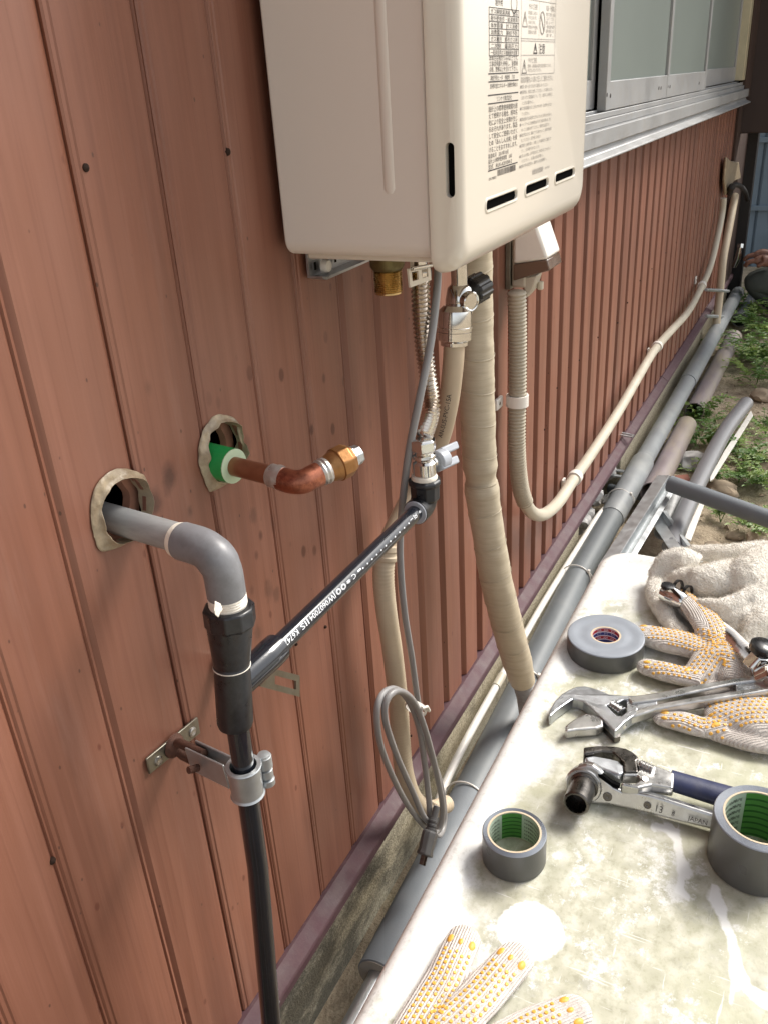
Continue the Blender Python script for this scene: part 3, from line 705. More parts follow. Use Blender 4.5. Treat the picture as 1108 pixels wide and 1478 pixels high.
for s_, w in (('●給湯・給水・追いだき以外には使用しないでください。', .092), ('●使用時は、換気に注意してください。ガス漏れのとき、', .107), ('　火をつけたり電気器具の「入」「切」、使用中に火が消えた', .107), ('　ときは直ちに。', .044), ('●ガス用湯沸器の近くに燃えやすい物・引火物をおかない', .107), ('　でください。', .03),
             ('●燃焼排気が出る給湯口に手などを入れて物をおおわない。', .107), ('●シャンプーなどの使用時は必ず手で湯温を確かめ、熱く', .105), ('　ないことを確かめてください。使用中は高温です。', .1), ('●凍結予防のため、電源プラグは抜かないで、凍結予防処置', .107), ('　をしてください。寒冷時には水抜き。', .07),
             ('●定期的に点検を受け、お買い上げの販売店へご連絡くだ', .107), ('　さい。ガス種が合わないとき。', .066), ('●お手入れの際は、必ず電源を切り、本体が冷えてから行って', .107), ('　ください。お湯の出が悪い。', .08), ('●故障の際は販売店か、最寄りの当社営業所へ。', .092)):
    row(t3, s_, TX2-.001, z, .0036, w); z -= (px2(125)-px2(234))/15
barcode(t2, TX2+.042, TX2+.078, px2(249), .0050); row(t3, 'DA-M9320', TX2+.085, px2(247), .0032, .018)
tag(t1.build('printed_rating_plate', 'ink', cover, smooth=0), kind='stuff'); tag(t2.build('printed_caution_panel', 'ink_grey', cover, smooth=0), kind='stuff'); tag(t3.build('printed_instructions', 'ink_grey', cover, smooth=0), kind='stuff')

# --- connections under the heater
c = MB(); q = PY(558, 372, -.075)
gx, gy = q.x, q.y
c.lathe((gx, gy, hz0+.006), (0, 0, -1), [(0, .0185), (.031, .0185), (.035, .0165), (.036, .0150)], 28)
c.build('inlet_collar', 'brass_dark', heater)
pr = [(.035, .0135)]
for k in range(11): pr += [(.037+k*.0021, .0155), (.038+k*.0021, .0143)]
pr += [(.0605, .0145), (.0615, .0125), (.054, .0115), (.039, .0115)]
MB().lathe((gx, gy, hz0+.006), (0, 0, -1), pr, 28).build('threaded_nipple', 'brass', heater, smooth=25)
MB().tube([(gx+.028, gy+.01, hz0), (gx+.026, gy+.01, hz0-.04), (gx+.02, gy+.01, hz0-.047)], [.011, .011, .006], 12, squash=(.22, (0, 1, 0))).build('label_tab', 'conduit_rib', heater)
# slotted bracket plate over the hose head
a, b2, c2, d2 = [PY(px, py, -.118) for px, py in ((589, 388), (620, 381), (622, 404), (592, 415))]
br = MB()
def frame_plate(mb, A, B, C, D_, th):
    """plate A-B-C-D with two rounded windows"""
    def at(u, v): return (A.lerp(B, u)).lerp(D_.lerp(C, u), v)
    us = [0, .12, .42, .58, .88, 1]; vs_ = [0, .22, .72, 1]
    for i in range(5):
        for j in range(3):
            if j == 1 and i in (1, 3): continue
            mb.prism([at(us[i], vs_[j]), at(us[i+1], vs_[j]), at(us[i+1], vs_[j+1]), at(us[i], vs_[j+1])], (0, th, 0))
frame_plate(br, a, b2, c2, d2, .002); br.build('slotted_tab', 'enamel', heater, smooth=0)
br = MB().tube([PY(594, 378, -.119), PY(594, 388, -.123), PY(622, 383, -.123)], .0022, 10); br.build('retaining_clip', 'chrome', heater)

# ================================================================== PIPEWORK
# grey stub and elbow out of the left opening, black riser with tee
sup = thing('supply_pipe', (.46, -.1, .3), 'grey elbow from the lower left hole joined to a black riser with slanting printed branch', 'water pipe')
P0 = PY(186, 750, .03); PE = PZ(305, 791, HA.z-.002); YR = -.1
pA = PY(182, 748, .035); ax0 = PZ(262, 779, P0.z); 
stub0 = PY(190, 752, 0.0); z_ = stub0.z
stub_in = Vector((stub0.x+.002, .06, z_)); e1 = PZ(258, 776, z_); 
corner = Vector((PY(318, 800, YR).x, YR, z_))
corner = PZ(316, 797, z_)
YR = corner.y
rb_ = PY(329, 868, YR)
MB().tube([stub_in, e1.lerp(corner, .15)], .0124, 28).build('stub_pipe', 'pvc_worn', sup)
dirn = (corner-stub_in).normalized()
def bend(a, c, b_, n=12):
    return [a*(1-t)**2+c*2*t*(1-t)+b_*t*t for t in [k/n for k in range(n+1)]]
el0 = corner-dirn*.040; el1 = Vector((rb_.x, YR, rb_.z+.006)); 
MB().tube([el0-dirn*.0]+bend(el0+dirn*.008, corner+Vector((.002, 0, .001)), Vector((rb_.x, YR, corner.z-.024)), 14)+[el1], [.0158]+[.0158]*7+[.0163]*4+[.0158]*6, 30).build('elbow', 'pvc_scuffed', sup, smooth=50, bevel=.0015)
MB().lathe(el0-dirn*.0065, dirn, [(0, .0127), (.001, .0142), (.004, .0149), (.009, .0153)], 28).build('thread_tape', 'thread_tape', sup)
tb = MB(); pr = [(0, .0155)]+[(.002+.0022*k+(.0011 if j else 0), .0150+(.0008 if j else 0)) for k in range(4) for j in (0, 1)]+[(.0125, .015)]
tb.lathe(el1+Vector((0, 0, .002)), (0, 0, -1), pr, 26)
o = tb.build('thread_tape', 'thread_tape', sup)
rag = MB(); cR = Vector((rb_.x, YR, rb_.z))
rg = [(311, 868), (319, 872), (322, 880), (318, 886), (316, 892), (311, 888), (309, 880)]
rag.prism([PY(px, py, YR-.0225) for px, py in rg], (0.001, .0012, 0)); rag.build('torn_tape_end', 'thread_tape', sup, bevel=.0006)
# hexagonal socket, tee body
rt = [PY(px, py, YR) for px, py in ((325, 872), (332, 930), (338, 1000), (342, 1052), (354, 1120), (372, 1250), (391, 1470), (397, 1560))]
hexa = MB(); dn = (rt[1]-rt[0]).normalized(); s0 = cR+Vector((0, 0, -.004))
for (h, r, sg) in ((0, .0232, 8),):
    hexa.lathe(s0, dn, [(0, .0200), (.002, .0213), (.016, .0213), (.0185, .0190)], 10)
hexa.build('socket_nut', 'black_pvc_matt', sup, smooth=20, bevel=.001)
L1 = (PY(340, 1047, YR)-s0).length
MB().lathe(s0, (PY(340, 1047, YR)-s0), [(.017, .0190), (.03, .0176), (.05, .0155), (.053, .0150), (.0545, .0156), (.0555, .0150), (L1*.52, .0150), (L1*.56, .0154), (L1-.004, .0154), (L1, .0142)], 30).build('tee_body', 'black_pvc_matt', sup, smooth=30)
wl = s0+(PY(340, 1047, YR)-s0).normalized()*.0545
MB().lathe(wl, dn, [(-.0005, .0154), (-.0003, .0158), (.0003, .0158), (.0005, .0154)], 30).build('white_score_line', 'thread_tape', sup)
MB().tube([PY(342, 1040, YR), rt[4], rt[5], rt[6], rt[7]], .0098, 26).build('riser_pipe', 'black_pvc', sup)
# swarf along the riser's right edge
sw = MB(); rdir = Vector((.83, -.35, 0)).normalized()
for k in range(230):
    t = random.random(); p = rt[4].lerp(rt[6], t); p = p+Vector((.0112, -.0068, 0)).normalized()*.0099+Vector((0, 0, random.uniform(-.003, .003)))
    s_ = random.uniform(.0006, .0016); a = [p+Vector((random.uniform(-1, 1), random.uniform(-1, 1), random.uniform(-1.5, 1.5)))*s_ for _ in range(3)]
    sw.add(a, [(0, 1, 2)])
tag(sw.build('plastic_swarf', 'pvc_worn', sup, smooth=0), kind='stuff')
# slanting branch
YB0, YB1 = YR-.002, -.108
bA, bB = PY(372, 962, YB0), PY(604, 735, YB1); bd = (bB-bA).normalized()
tee_c = PY(341, 990, YR)
MB().tube([tee_c+Vector((0, .004, -.004)), bA+bd*.012, bA+bd*.016, bA+bd*.03], [.0135, .0138, .0142, .0138], 26).build('tee_branch', 'black_pvc', sup, smooth=30)
brp = MB().tube([bA, bB], .0094, 30).build('branch_pipe', 'black_pvc', sup)
def on_pipe(s_, v, r=.00955):
    """s along the branch from bA, v round its surface (0 = towards the viewer)"""
    view = (CAM_N-bA.lerp(bB, .5)); view = (view-bd*view.dot(bd)).normalized(); w = bd.cross(view)
    a = v/r; return bA+bd*s_+(view*math.cos(a)+w*math.sin(a))*r
CAM_N = Vector((0, -.5, 1.2))
LB = (bB-bA).length
pl = MB()
def frac(px):
    lo, hi = 0, LB
    for _ in range(30):
        m_ = (lo+hi)/2; p = bA+bd*m_; q = RW.transposed() @ (p-CAM)
        if CX+F*q.x/q.z < px: lo = m_
        else: hi = m_
    return lo
# flowing from the upper right end to the lower left: characters stand turned towards the upper end
def down(mb, txt, px_start, px_end, size, voff):
    sa, sb_ = frac(px_start), frac(px_end); vs, fs = glyphs(txt, size, cuts=7); w = max(v[0] for v in vs)
    mb.add([on_pipe(sa+(sb_-sa)*(a/w), voff+(b-size*.35)*1.0) for a, b in vs], fs)
for txt, a_, b_, sz in (('⚙', 396, 389, .011), ('K6742', 421, 402, .0095), ('JIS', 436.5, 425, .0095), ('0607004', 464, 438, .0092), ('JW', 474.5, 464.5, .0105), ('◎', 482.5, 476, .009), ('◎', 489.5, 483, .009), ('※', 496.5, 491, .008), ('C', 504, 499, .0085), ('▰', 512, 507, .007), ('·', 0, 0, 0), ('-', 587, 583, .008), ('ЯE', 592, 587.5, .008), ('※', 599, 595, .008)):
    if sz: down(pl, txt, a_, b_, sz*.8, .0030)
for k in range(11):
    s_ = frac(514+k*6.6); 
    pl.add([on_pipe(s_+.0014*math.cos(q*math.pi/3), .0035+.0009*math.sin(q*math.pi/3)) for q in range(6)], [(0, 1, 2, 3, 4, 5)])
pl.build('printed_lettering', 'ink_white', brp, smooth=0)
# 45 degree end fitting
eT = PY(612, 690, YB1-.002); eM = PY(612, 716, YB1-.001)
MB().tube([bB-bd*.010, bB-bd*.0095, bB+bd*.004]+bend(bB+bd*.006, PY(613, 722, YB1), eM+Vector((0, 0, .004)), 8)+[eT+Vector((0, 0, -.008))], [.0145, .0152]+[.0152]*3+[.0155]*9, 26).build('angle_fitting', 'black_pvc_matt', sup, smooth=45)
MB().lathe(bB-bd*.0115, bd, [(0, .0095), (.0002, .0138), (.0015, .0146)], 26).build('solvent_ring', 'lever_grey', sup)
MB().lathe(eT+Vector((0, 0, .0)), (0, 0, -1), [(.0, .0165), (.0025, .0195), (.006, .0197), (.0075, .018), (.024, .0175), (.028, .0155)], 10).build('socket_nut', 'black_pvc_matt', sup, smooth=20, bevel=.001)
MB().lathe(eT+Vector((0, 0, .0045)), (0, 0, -1), [(-.001, .0105), (0, .0145), (.0025, .0155), (.0046, .0155), (.006, .015)], 22).build('thread_tape', 'thread_tape', sup)

# chrome stop valve with grey handle
vz = eT.z+.004; vx, vy = eT.x+.0012, eT.y
valve = thing('stop_valve', (vx, vy, vz), 'small chrome stop valve with grey winged handle atop the slanting black branch', 'valve')
MB().lathe((vx, vy, vz), (0, 0, 1), [(0, .0118), (.002, .0138), (.016, .0138), (.018, .0118), (.0195, .0105), (.021, .0105), (.0215, .0132), (.0235, .0138), (.026, .0132), (.0275, .011), (.030, .011)], 24).build('valve_body', 'chrome', valve, smooth=25)
MB().lathe((vx, vy, vz+.0295), (0, 0, 1), [(0, .012), (.002, .0152), (.014, .0152), (.016, .0125), (.0165, .010)], 6).build('union_nut', 'chrome', valve, smooth=20, bevel=.001)
plt = MB(); vdir = Vector((CAM.x-vx, CAM.y-vy, 0)).normalized()
hd = Vector((1, -.28, -.05)).normalized()        # handle axis leaves to the right
MB().lathe(Vector((vx, vy, vz+.010)), hd, [(.009, .0085), (.016, .0075), (.024, .0072)], 18).build('stem', 'chrome', valve)
MB().lathe(Vector((vx, vy, vz+.010))+hd*.022, hd, [(0, .0108), (.001, .0125), (.014, .0125), (.016, .011)], 22).build('handle_hub', 'lever_grey', valve, bevel=.0006)
hc = Vector((vx, vy, vz+.010))+hd*.034
for s_ in (-1, 1):
    upv = Vector((0, 0, 1)); side = hd.cross(upv).normalized(); w_ = (upv*.86*s_+Vector((.35, .5, 0))*s_).normalized()
    rot = Matrix((hd, w_, hd.cross(w_).normalized())).transposed()
    MB().box(hc+hd*(.012 if s_ > 0 else .004)+w_*.0080, (.031, .0095, .0135), rot).build('handle_wing', 'lever_grey', valve, bevel=.0018)
# corrugated steel hose up to the heater
hose = thing('corrugated_hose', (vx, vy, vz+.045), 'bare corrugated steel hose rising from the stop valve to the heater', 'hose')
hp = curve([PY(606, 404, -.098), PY(607, 440, -.096), PY(610, 490, -.095), PY(617, 545, -.098), PY(622, 590, -.103), Vector((vx, vy, vz+.046))], 16)
ribbed(MB(), hp, .0108, .0030, .0052, 20, 4).build('steel_bellows', 'steel_hose', hose, smooth=80)
MB().lathe(hp[0]+Vector((0, 0, .012)), (0, 0, -1), [(-.012, .009), (0, .010), (.002, .0135), (.010, .0135), (.012, .010)], 6).build('union_nut', 'chrome', hose, smooth=20, bevel=.0008)
# chrome valve with black knob, beige covered hose below it
kx = PY(662, 395, -.105)
kv = thing('service_valve', (kx.x, kx.y, hz0-.09), 'large chrome service valve with a black ribbed knob under the heater', 'valve')
kb = PY(664, 430, -.105); kt = PY(656, 448, -.105); ke = PY(655, 498, -.105)
MB().tube([Vector((kb.x-.004, kb.y, hz0+.004)), Vector((kb.x-.003, kb.y, kb.z+.012))], .0098, 24).build('inlet_tail', 'chrome', kv)
MB().lathe(Vector((kb.x-.003, kb.y, kb.z+.017)), (0, 0, -1), [(0, .010), (.004, .0142), (.018, .0168), (.028, .0172), (.034, .016)], 26).build('valve_body', 'chrome', kv)
cdv = Vector((-.45, -.85, -.05)).normalized()
MB().lathe(kb+Vector((-.002, 0, 0)), cdv, [(.008, .0118), (.021, .0118), (.022, .0108), (.0215, .0095), (.0205, .009), (.0205, 0)], 24).build('strainer_cap', 'chrome', kv, smooth=25)
kd = Vector((.97, -.22, .12)).normalized()
MB().lathe(kb, kd, [(.010, .010), (.02, .0085), (.024, .0085)], 20).build('knob_stem', 'chrome', kv)
kn = MB(); sg = 24; vs = []; fs = []
ku = kd.orthogonal().normalized(); kw = kd.cross(ku)
prk = [(.020, .0155), (.022, .0172), (.045, .0172), (.048, .0150)]
for h, r in prk:
    for k in range(72):
        a = 2*math.pi*k/72; rr = r*(1+.045*(1 if math.sin(a*10) > 0 else -1)); vs.append(kb+kd*h+(ku*math.cos(a)+kw*math.sin(a))*rr)
for i in range(3):
    for k in range(72): fs.append((i*72+k, i*72+(k+1) % 72, (i+1)*72+(k+1) % 72, (i+1)*72+k))
fs += [tuple(range(72)), tuple(216+k for k in range(72))]
kn.add(vs, fs).build('knob', 'knob_black', kv, smooth=25)
ax = ke-kt; LN = ax.length
MB().lathe(kt, ax, [(-.006, .0135), (0, .0195), (.004, .0203), (LN*.46, .0203), (LN*.47, .0214), (LN*.51, .0214), (LN*.52, .0205), (LN*.83, .0205), (LN*.90, .0165), (LN, .0165), (LN+.001, .0145)], 30).build('swivel_nut', 'chrome', kv, smooth=25)
MB().lathe(kt, ax, [(LN*.595, .0205), (LN*.6, .0208), (LN*.61, .0205)], 30).build('nut_line', 'dark_steel', kv)
bh = thing('beige_hose', tuple(ke), 'beige covered flexible hose printed SUS-PVC-15A running from the service valve down behind the black branch', 'hose')
bp_ = curve([ke+Vector((0, 0, .004)), PY(653, 530, -.103), PY(646, 585, -.093), PY(632, 640, -.075), PY(604, 695, -.052), PY(574, 752, -.042), PY(555, 795, -.04)], 12)
o = MB().tube(bp_, .0128, 26).build('hose_cover', 'hose_beige', bh)
# lettering along the hose
def wrap_on(path, txt, px_a, px_b, size, r, voff, mat, parent, viewer):
    cum = [0]
    for a, b in zip(path, path[1:]): cum.append(cum[-1]+(b-a).length)
    def at(s_):
        s_ = min(max(s_, 0), cum[-1]-1e-6)
        for i in range(len(path)-1):
            if cum[i+1] >= s_: t = (s_-cum[i])/(cum[i+1]-cum[i]); return path[i].lerp(path[i+1], t), (path[i+1]-path[i]).normalized()
    def sof(py):
        lo, hi = 0, cum[-1]
        for _ in range(30):
            m_ = (lo+hi)/2; p = at(m_)[0]; q = RW.transposed() @ (p-CAM)
            if CY+F*q.y/q.z < py: lo = m_
            else: hi = m_
        return lo
    sa, sb_ = sof(px_a), sof(px_b); vs, fs = glyphs(txt, size, cuts=7); w = max(v[0] for v in vs); out = []
    for a, b in vs:
        p, t = at(sa+(sb_-sa)*a/w); view = viewer-p; view = (view-t*view.dot(t)).normalized(); w_ = t.cross(view)
        an = (voff+(b-size*.35)*(-1 if sb_ > sa else 1))/r
        out.append(p+(view*math.cos(an)+w_*math.sin(an))*(r+.0002))
    MB().add(out, fs).build('printed_lettering', mat, parent, smooth=0)
wrap_on(bp_, 'AN-SUS-PVC-15A', 624, 562, .0085, .0129, .001, 'ink', bh, CAM)
cc = curve([PY(557, 786, -.040), PY(554, 815, -.04)], 3)
MB().lathe(cc[0], cc[-1]-cc[0], [(0, .014), (.001, .0165), (.008, .0165), (.009, .0152), (.014, .0152), (.015, .0165), (.02, .016), (.022, .0142)], 26).build('collar', 'hose_cover', bh, bevel=.0005)
lp = curve([cc[0], PY(553, 830, -.04), PY(557, 880, -.04), PY(566, 940, -.04), PY(574, 1010, -.04), PY(578, 1070, -.042), PY(584, 1120, -.048), PY(598, 1155, -.055), PY(622, 1168, -.065), PY(645, 1160, -.075)], 10)
ribbed(MB(), lp, .0142, .0007, .0048, 22, 3).build('lower_cover', 'hose_cover', bh, smooth=80)

# copper stub out of the upper opening
cz = HB.z+.002
cu = thing('copper_stub', (.61, -.05, cz), 'copper pipe stub with brass coupling and green sleeve out of the upper right hole', 'water pipe')
c0 = Vector((PY(320, 662, 0).x, .06, PY(320, 662, 0).z)); c1 = PZ(395, 687, c0.z); cdv = (c1-c0).normalized()
g0 = PY(318, 663, .012); g1 = PZ(341, 671, c0.z)
gd = (c1-c0).normalized()
gs = c0+gd*((g1-c0).length)
MB().tube([c0+gd*.02, gs], .0168, 28).build('green_sleeve', 'green_sleeve', cu, smooth=30)
MB().lathe(gs-gd*.001, gd, [(0, .0163), (.0008, .0168), (.0018, .0168), (.002, .0092)], 28).build('sleeve_rim', 'pale_green', cu)
c2 = PZ(432, 698, c0.z-.002); c3 = PY(468, 680, c2.y-.012)
elc = c2
MB().tube([gs-gd*.01, c1], .0092, 26).build('pipe', 'copper_old', cu)
MB().lathe(c1-gd*.004, gd, [(0, .0093), (.002, .0112), (.006, .0109), (.010, .0118), (.013, .0110), (.016, .0106)], 26).build('solder_joint', 'solder', cu)
up = (c3-elc).normalized()
MB().tube([c1+gd*.006]+bend(elc-gd*.014, elc+Vector((.001, -.002, -.001)), elc+up*.012, 10)+[c3-up*.004], .0112, 26).build('elbow', 'copper', cu)
MB().lathe(c3-up*.006, up, [(0, .0112), (.002, .0126), (.004, .0118), (.006, .0129), (.009, .0122), (.010, .0112)], 26).build('solder_joint', 'solder', cu)
MB().lathe(c3+up*.003, up, [(0, .0118), (.004, .0132), (.010, .0148), (.0105, .0158)], 26).build('coupling_neck', 'brass_cast', cu)
MB().lathe(c3+up*.0125, up, [(0, .0148), (.002, .0162), (.013, .0162), (.015, .0145), (.018, .0132)], 8).build('coupling_nut', 'brass_cast', cu, smooth=20, bevel=.001)
MB().lathe(c3+up*.0305, up, [(-.001, .0105), (0, .0116), (.002, .0112), (.0035, .0100), (.009, .0096), (.010, .0085), (.0115, .0055), (.006, .005), (.006, 0)], 8).build('chrome_plug', 'tool_cast', cu, smooth=20, bevel=.0006)

# pipe clamp bracket holding the riser
q0 = PY(213, 1104, -.001); q1 = PY(289, 1046, -.001); zc = (PY(250, 1075, 0)).z
cl = thing('pipe_clamp', ((q0.x+q1.x)/2, 0, zc), 'rusty zinc wall bracket clamped round the black riser pipe', 'pipe clamp')
cA, cB, cC, cD = [PY(px, py, -.0035) for px, py in ((212, 1096), (286, 1035), (290, 1058), (217, 1118))]
MB().prism([cA, cB, cC, cD], (0, .0025, 0)).build('base_plate', 'zinc_plate', cl, bevel=.0008)
for px, py in ((229, 1098), (278, 1056)):
    p = PY(px, py, -.0035); MB().lathe(p, (0, -1, 0), [(-.001, .0052), (.0012, .0048), (.0018, .0035), (.0009, .0014), (.0009, 0)], 14).build('screw', 'tool_steel', cl)
st = PY(251, 1076, -.004)
MB().lathe(st, (0, -1, 0), [(0, .0125), (.003, .0115), (.006, .009), (.008, .007)], 16).build('weld_root', 'rust', cl, smooth=60)
ring = PY(356, 1128, YR-.001); ringc = rt[4]+(rt[5]-rt[4])*.04
ar = (ringc-st); arn = ar.normalized(); upz = Vector((0, 0, 1)); sdv = arn.cross(upz).normalized()
rot = Matrix((arn, sdv, arn.cross(sdv)*-1)).transposed()
for z_ in (-.0075, .0075): MB().tube([st+Vector((0, 0, z_*.3)), st+arn*.012+Vector((0, 0, z_)), st+arn*.048+Vector((0, 0, z_))], .0046, 10).build('rusty_tang', 'rust', cl)
MB().box(st+arn*.058-sdv*.006, (.055, .0022, .026), rot).build('arm_plate', 'galvanised', cl, bevel=.0008)
MB().box(st+arn*.058+sdv*.006, (.055, .0022, .026), rot).build('arm_plate', 'galvanised', cl, bevel=.0008)
MB().lathe(st+arn*.043-sdv*.006, -sdv, [(.0005, .0078), (.0018, .0078), (.002, .0056), (.0032, .0050), (.0038, .003), (.0039, 0)], 20).build('rivet', 'rust', cl)
MB().box(st+arn*.070-sdv*.0072, (.005, .0012, .005), rot).build('square_hole', 'black_void', cl)
MB().lathe(ringc+Vector((0, 0, .017)), (0, 0, -1), [(0, .0120), (0, .0155), (.001, .0162), (.003, .0148), (.031, .0143), (.033, .0155), (.034, .0142), (.034, .0105)], 34, closed=True).build('clamp_ring', 'galvanised', cl, smooth=30)
bo = ringc+Vector((.0185, -.009, 0))
for z0_, z1_, r_ in ((.020, .006, .0068), (.005, -.005, .0062), (-.006, -.014, .0068)):
    MB().lathe(bo+Vector((0, 0, z0_-.004)), (0, 0, -1), [(0, r_*.6), (.001, r_), (z0_-z1_-.001, r_), (z0_-z1_, r_*.8)], 18).build('hinge_barrel', 'galvanised', cl)
MB().lathe(bo+Vector((0, 0, .018)), (0, 0, -1), [(0, .002), (.001, .0055), (.004, .0062)], 16).build('bolt_head', 'galvanised', cl)
MB().tube([st+arn*.05+sdv*.01, st+arn*.05+sdv*.024+Vector((.004, 0, .004))], .0035, 8).build('bolt_tail', 'rust', cl)

# slotted bracket behind the tee
sb_ = thing('slotted_bracket', tuple(PY(375, 975, 0)), 'slotted zinc strap standing out behind the black tee joint', 'bracket')
A, B, C_, D_ = [PY(px, py, -.055) for px, py in ((376, 960), (433, 975), (433, 1006), (376, 991))]
br = MB()
def at2(u, v): return A.lerp(B, u).lerp(D_.lerp(C_, u), v)
for u0, u1, v0, v1 in ((0, .35, 0, 1), (.35, .9, 0, .3), (.35, .9, .7, 1), (.9, 1, 0, 1)): br.prism([at2(u0, v0), at2(u1, v0), at2(u1, v1), at2(u0, v1)], (0, .0025, 0))
br.build('strap', 'zinc_plate', sb_, smooth=0)
MB().box2((A.x-.003, -.055, A.z-.022), (A.x, .0, A.z)).build('strap_foot', 'zinc_plate', sb_)

# insulated pipe wrapped in beige tape
ins = thing('insulated_pipe', tuple(PY(690, 690, -.06)), 'thick beige tape wrapped pipe hanging from the heater and bent at its middle', 'insulated pipe')
wp_ = curve([PY(680, 330, -.062), PY(683, 420, -.062), PY(686, 520, -.062), PY(689, 610, -.062), PY(692, 672, -.062), PY(694, 700, -.063), PY(700, 745, -.067), PY(716, 840, -.082), PY(736, 920, -.1), PY(754, 985, -.115)], 14)
wq = resample(wp_, .0035); rs = []
kz = PY(692, 690, -.062).z
for i, p in enumerate(wq):
    r = .0262+.00012*math.sin(i*1.57)+.0010*noise.noise(p*20); d = (p.z-kz)/.012; r -= .0030*math.exp(-d*d); r += .0012*math.exp(-((p.z-kz-.02)/.01)**2)+.0012*math.exp(-((p.z-kz+.02)/.012)**2); r -= .004*max(0, 1-(len(wq)-i)/14)
    rs.append(r)
wm = MB().tube(wq, rs, 48)
for v in wm.v: v += Vector((noise.noise(v*55), noise.noise(v*55+Vector((9, 0, 0))), 0))*.0009
wm.build('tape_wrap', 'wrap_tape', ins, smooth=80)
for t in (.06, .14, .215, .28, .35, .42, .485, .55, .63, .70, .765, .83, .9):          # overlapping tape edges
    i = int(t*(len(wq)-8))+2; R0 = rs[i]+.0004; T = (wq[i+1]-wq[i-1]).normalized(); u = T.orthogonal().normalized(); w = T.cross(u)
    ring_pts = []
    mb = MB(); vs = []; fs = []
    for k in range(49):
        a = 2*math.pi*k/48; off = T*(.004*math.sin(a+t*9)); 
        base = wq[i]+off; q = u*math.cos(a)+w*math.sin(a)
        for dr, dh in ((.0001, -.0004), (.0005, 0), (.0004, .0016), (-.0006, .0030)): vs.append(base+q*(R0+dr)+T*dh)
    for k in range(48):
        for j in range(3): fs.append((k*4+j, k*4+j+1, k*4+j+5, k*4+j+4))
    mb.add(vs, fs).build('tape_edge', 'wrap_tape', ins, smooth=50)
ie = wq[-1]; idr = (wq[-1]-wq[-6]).normalized()
ribbed(MB(), [ie-idr*.01, ie+idr*.04, ie+idr*.08+Vector((.0, .0, -.03))], .019, .0025, .0065, 22, 4).build('drain_hose', 'cord_grey', ins, smooth=80)

# power cord, coiled and tied, with plug
cord = thing('power_cord', tuple(PY(600, 1000, -.05)), 'grey power cord hanging from the heater coiled and tied above its dark plug', 'power cord')
cp = curve([PY(632, 385, -.10), PY(629, 430, -.108), PY(620, 500, -.112), PY(604, 580, -.108), PY(590, 650, -.095), PY(580, 730, -.08), PY(577, 800, -.072), PY(583, 880, -.068), PY(594, 950, -.066), PY(604, 1020, -.068), PY(618, 1080, -.072), PY(635, 1130, -.08), PY(641, 1180, -.086), PY(634, 1205, -.09),
            PY(622, 1195, -.09), PY(618, 1150, -.088), PY(612, 1100, -.084), PY(604, 1050, -.078), PY(590, 1013, -.072), PY(572, 995, -.068), PY(554, 1000, -.066), PY(544, 1025, -.066), PY(548, 1070, -.067), PY(566, 1120, -.07), PY(590, 1165, -.076), PY(616, 1196, -.084),
            PY(632, 1198, -.092), PY(638, 1165, -.096), PY(628, 1110, -.094), PY(612, 1050, -.088), PY(596, 1012, -.082), PY(575, 997, -.078), PY(558, 1010, -.074), PY(556, 1040, -.073), PY(572, 1090, -.075), PY(594, 1140, -.08), PY(612, 1180, -.088), PY(625, 1185, -.095), PY(629, 1160, -.098), PY(628, 1165, -.099)], 8)
MB().tube(cp[:-10], .0046, 12, squash=(.85, (1, 0, 0))).build('cable', 'cord_grey', cord, smooth=80)
pt, pb = PY(629, 1168, -.1), PY(609, 1247, -.104); pd = (pb-pt).normalized()
MB().tube([pt-pd*.004, pt+pd*.014], .0050, 14).build('cable_end', 'plug_dark', cord)
MB().lathe(pt+pd*.012, pd, [(0, .0058), (.004, .0062), (.0045, .0072), (.007, .0072), (.0075, .0064), (.010, .0066), (.0105, .0078), (.013, .0078), (.0135, .0068), (.016, .007), (.0165, .0088), (.019, .0088)], 18).build('strain_relief', 'plug_dark', cord, smooth=25)
v0 = pt+pd*.031; sdx = pd.cross(Vector((0, -1, 0))).normalized(); fr = pd.cross(sdx)
pg = MB(); rings = []
for h, w, t_ in ((0, .0105, .009), (.002, .0150, .0115), (.012, .0170, .011), (.026, .0145, .010), (.032, .0162, .0115), (.035, .0155, .011)):
    rings.append([v0+pd*h+sdx*(w*math.cos(a))+fr*(t_*math.sin(a)) for a in [2*math.pi*(k+.5)/8 for k in range(8)]])
loft(pg, rings); pg.build('plug_body', 'plug_dark', cord, smooth=25, bevel=.0012)
for s_ in (-1, 1): MB().box(v0+pd*.040+sdx*s_*.0062, (.0014, .0055, .016), Matrix((sdx, fr, pd)).transposed()).build('prong', 'dark_steel', cord)
tq = PY(604, 1024, -.082)
MB().lathe(PY(600, 1022, -.074), Vector((.9, 0, .35)), [(-.003, .0145), (-.003, .016), (.003, .016), (.003, .0145)], 22, closed=True).build('white_tie', 'white_plastic', cord)
MB().tube([PY(608, 1022, -.090), PY(616, 1020, -.092), PY(619, 1026, -.091)], .0022, 8).build('tie_tail', 'white_plastic', cord)

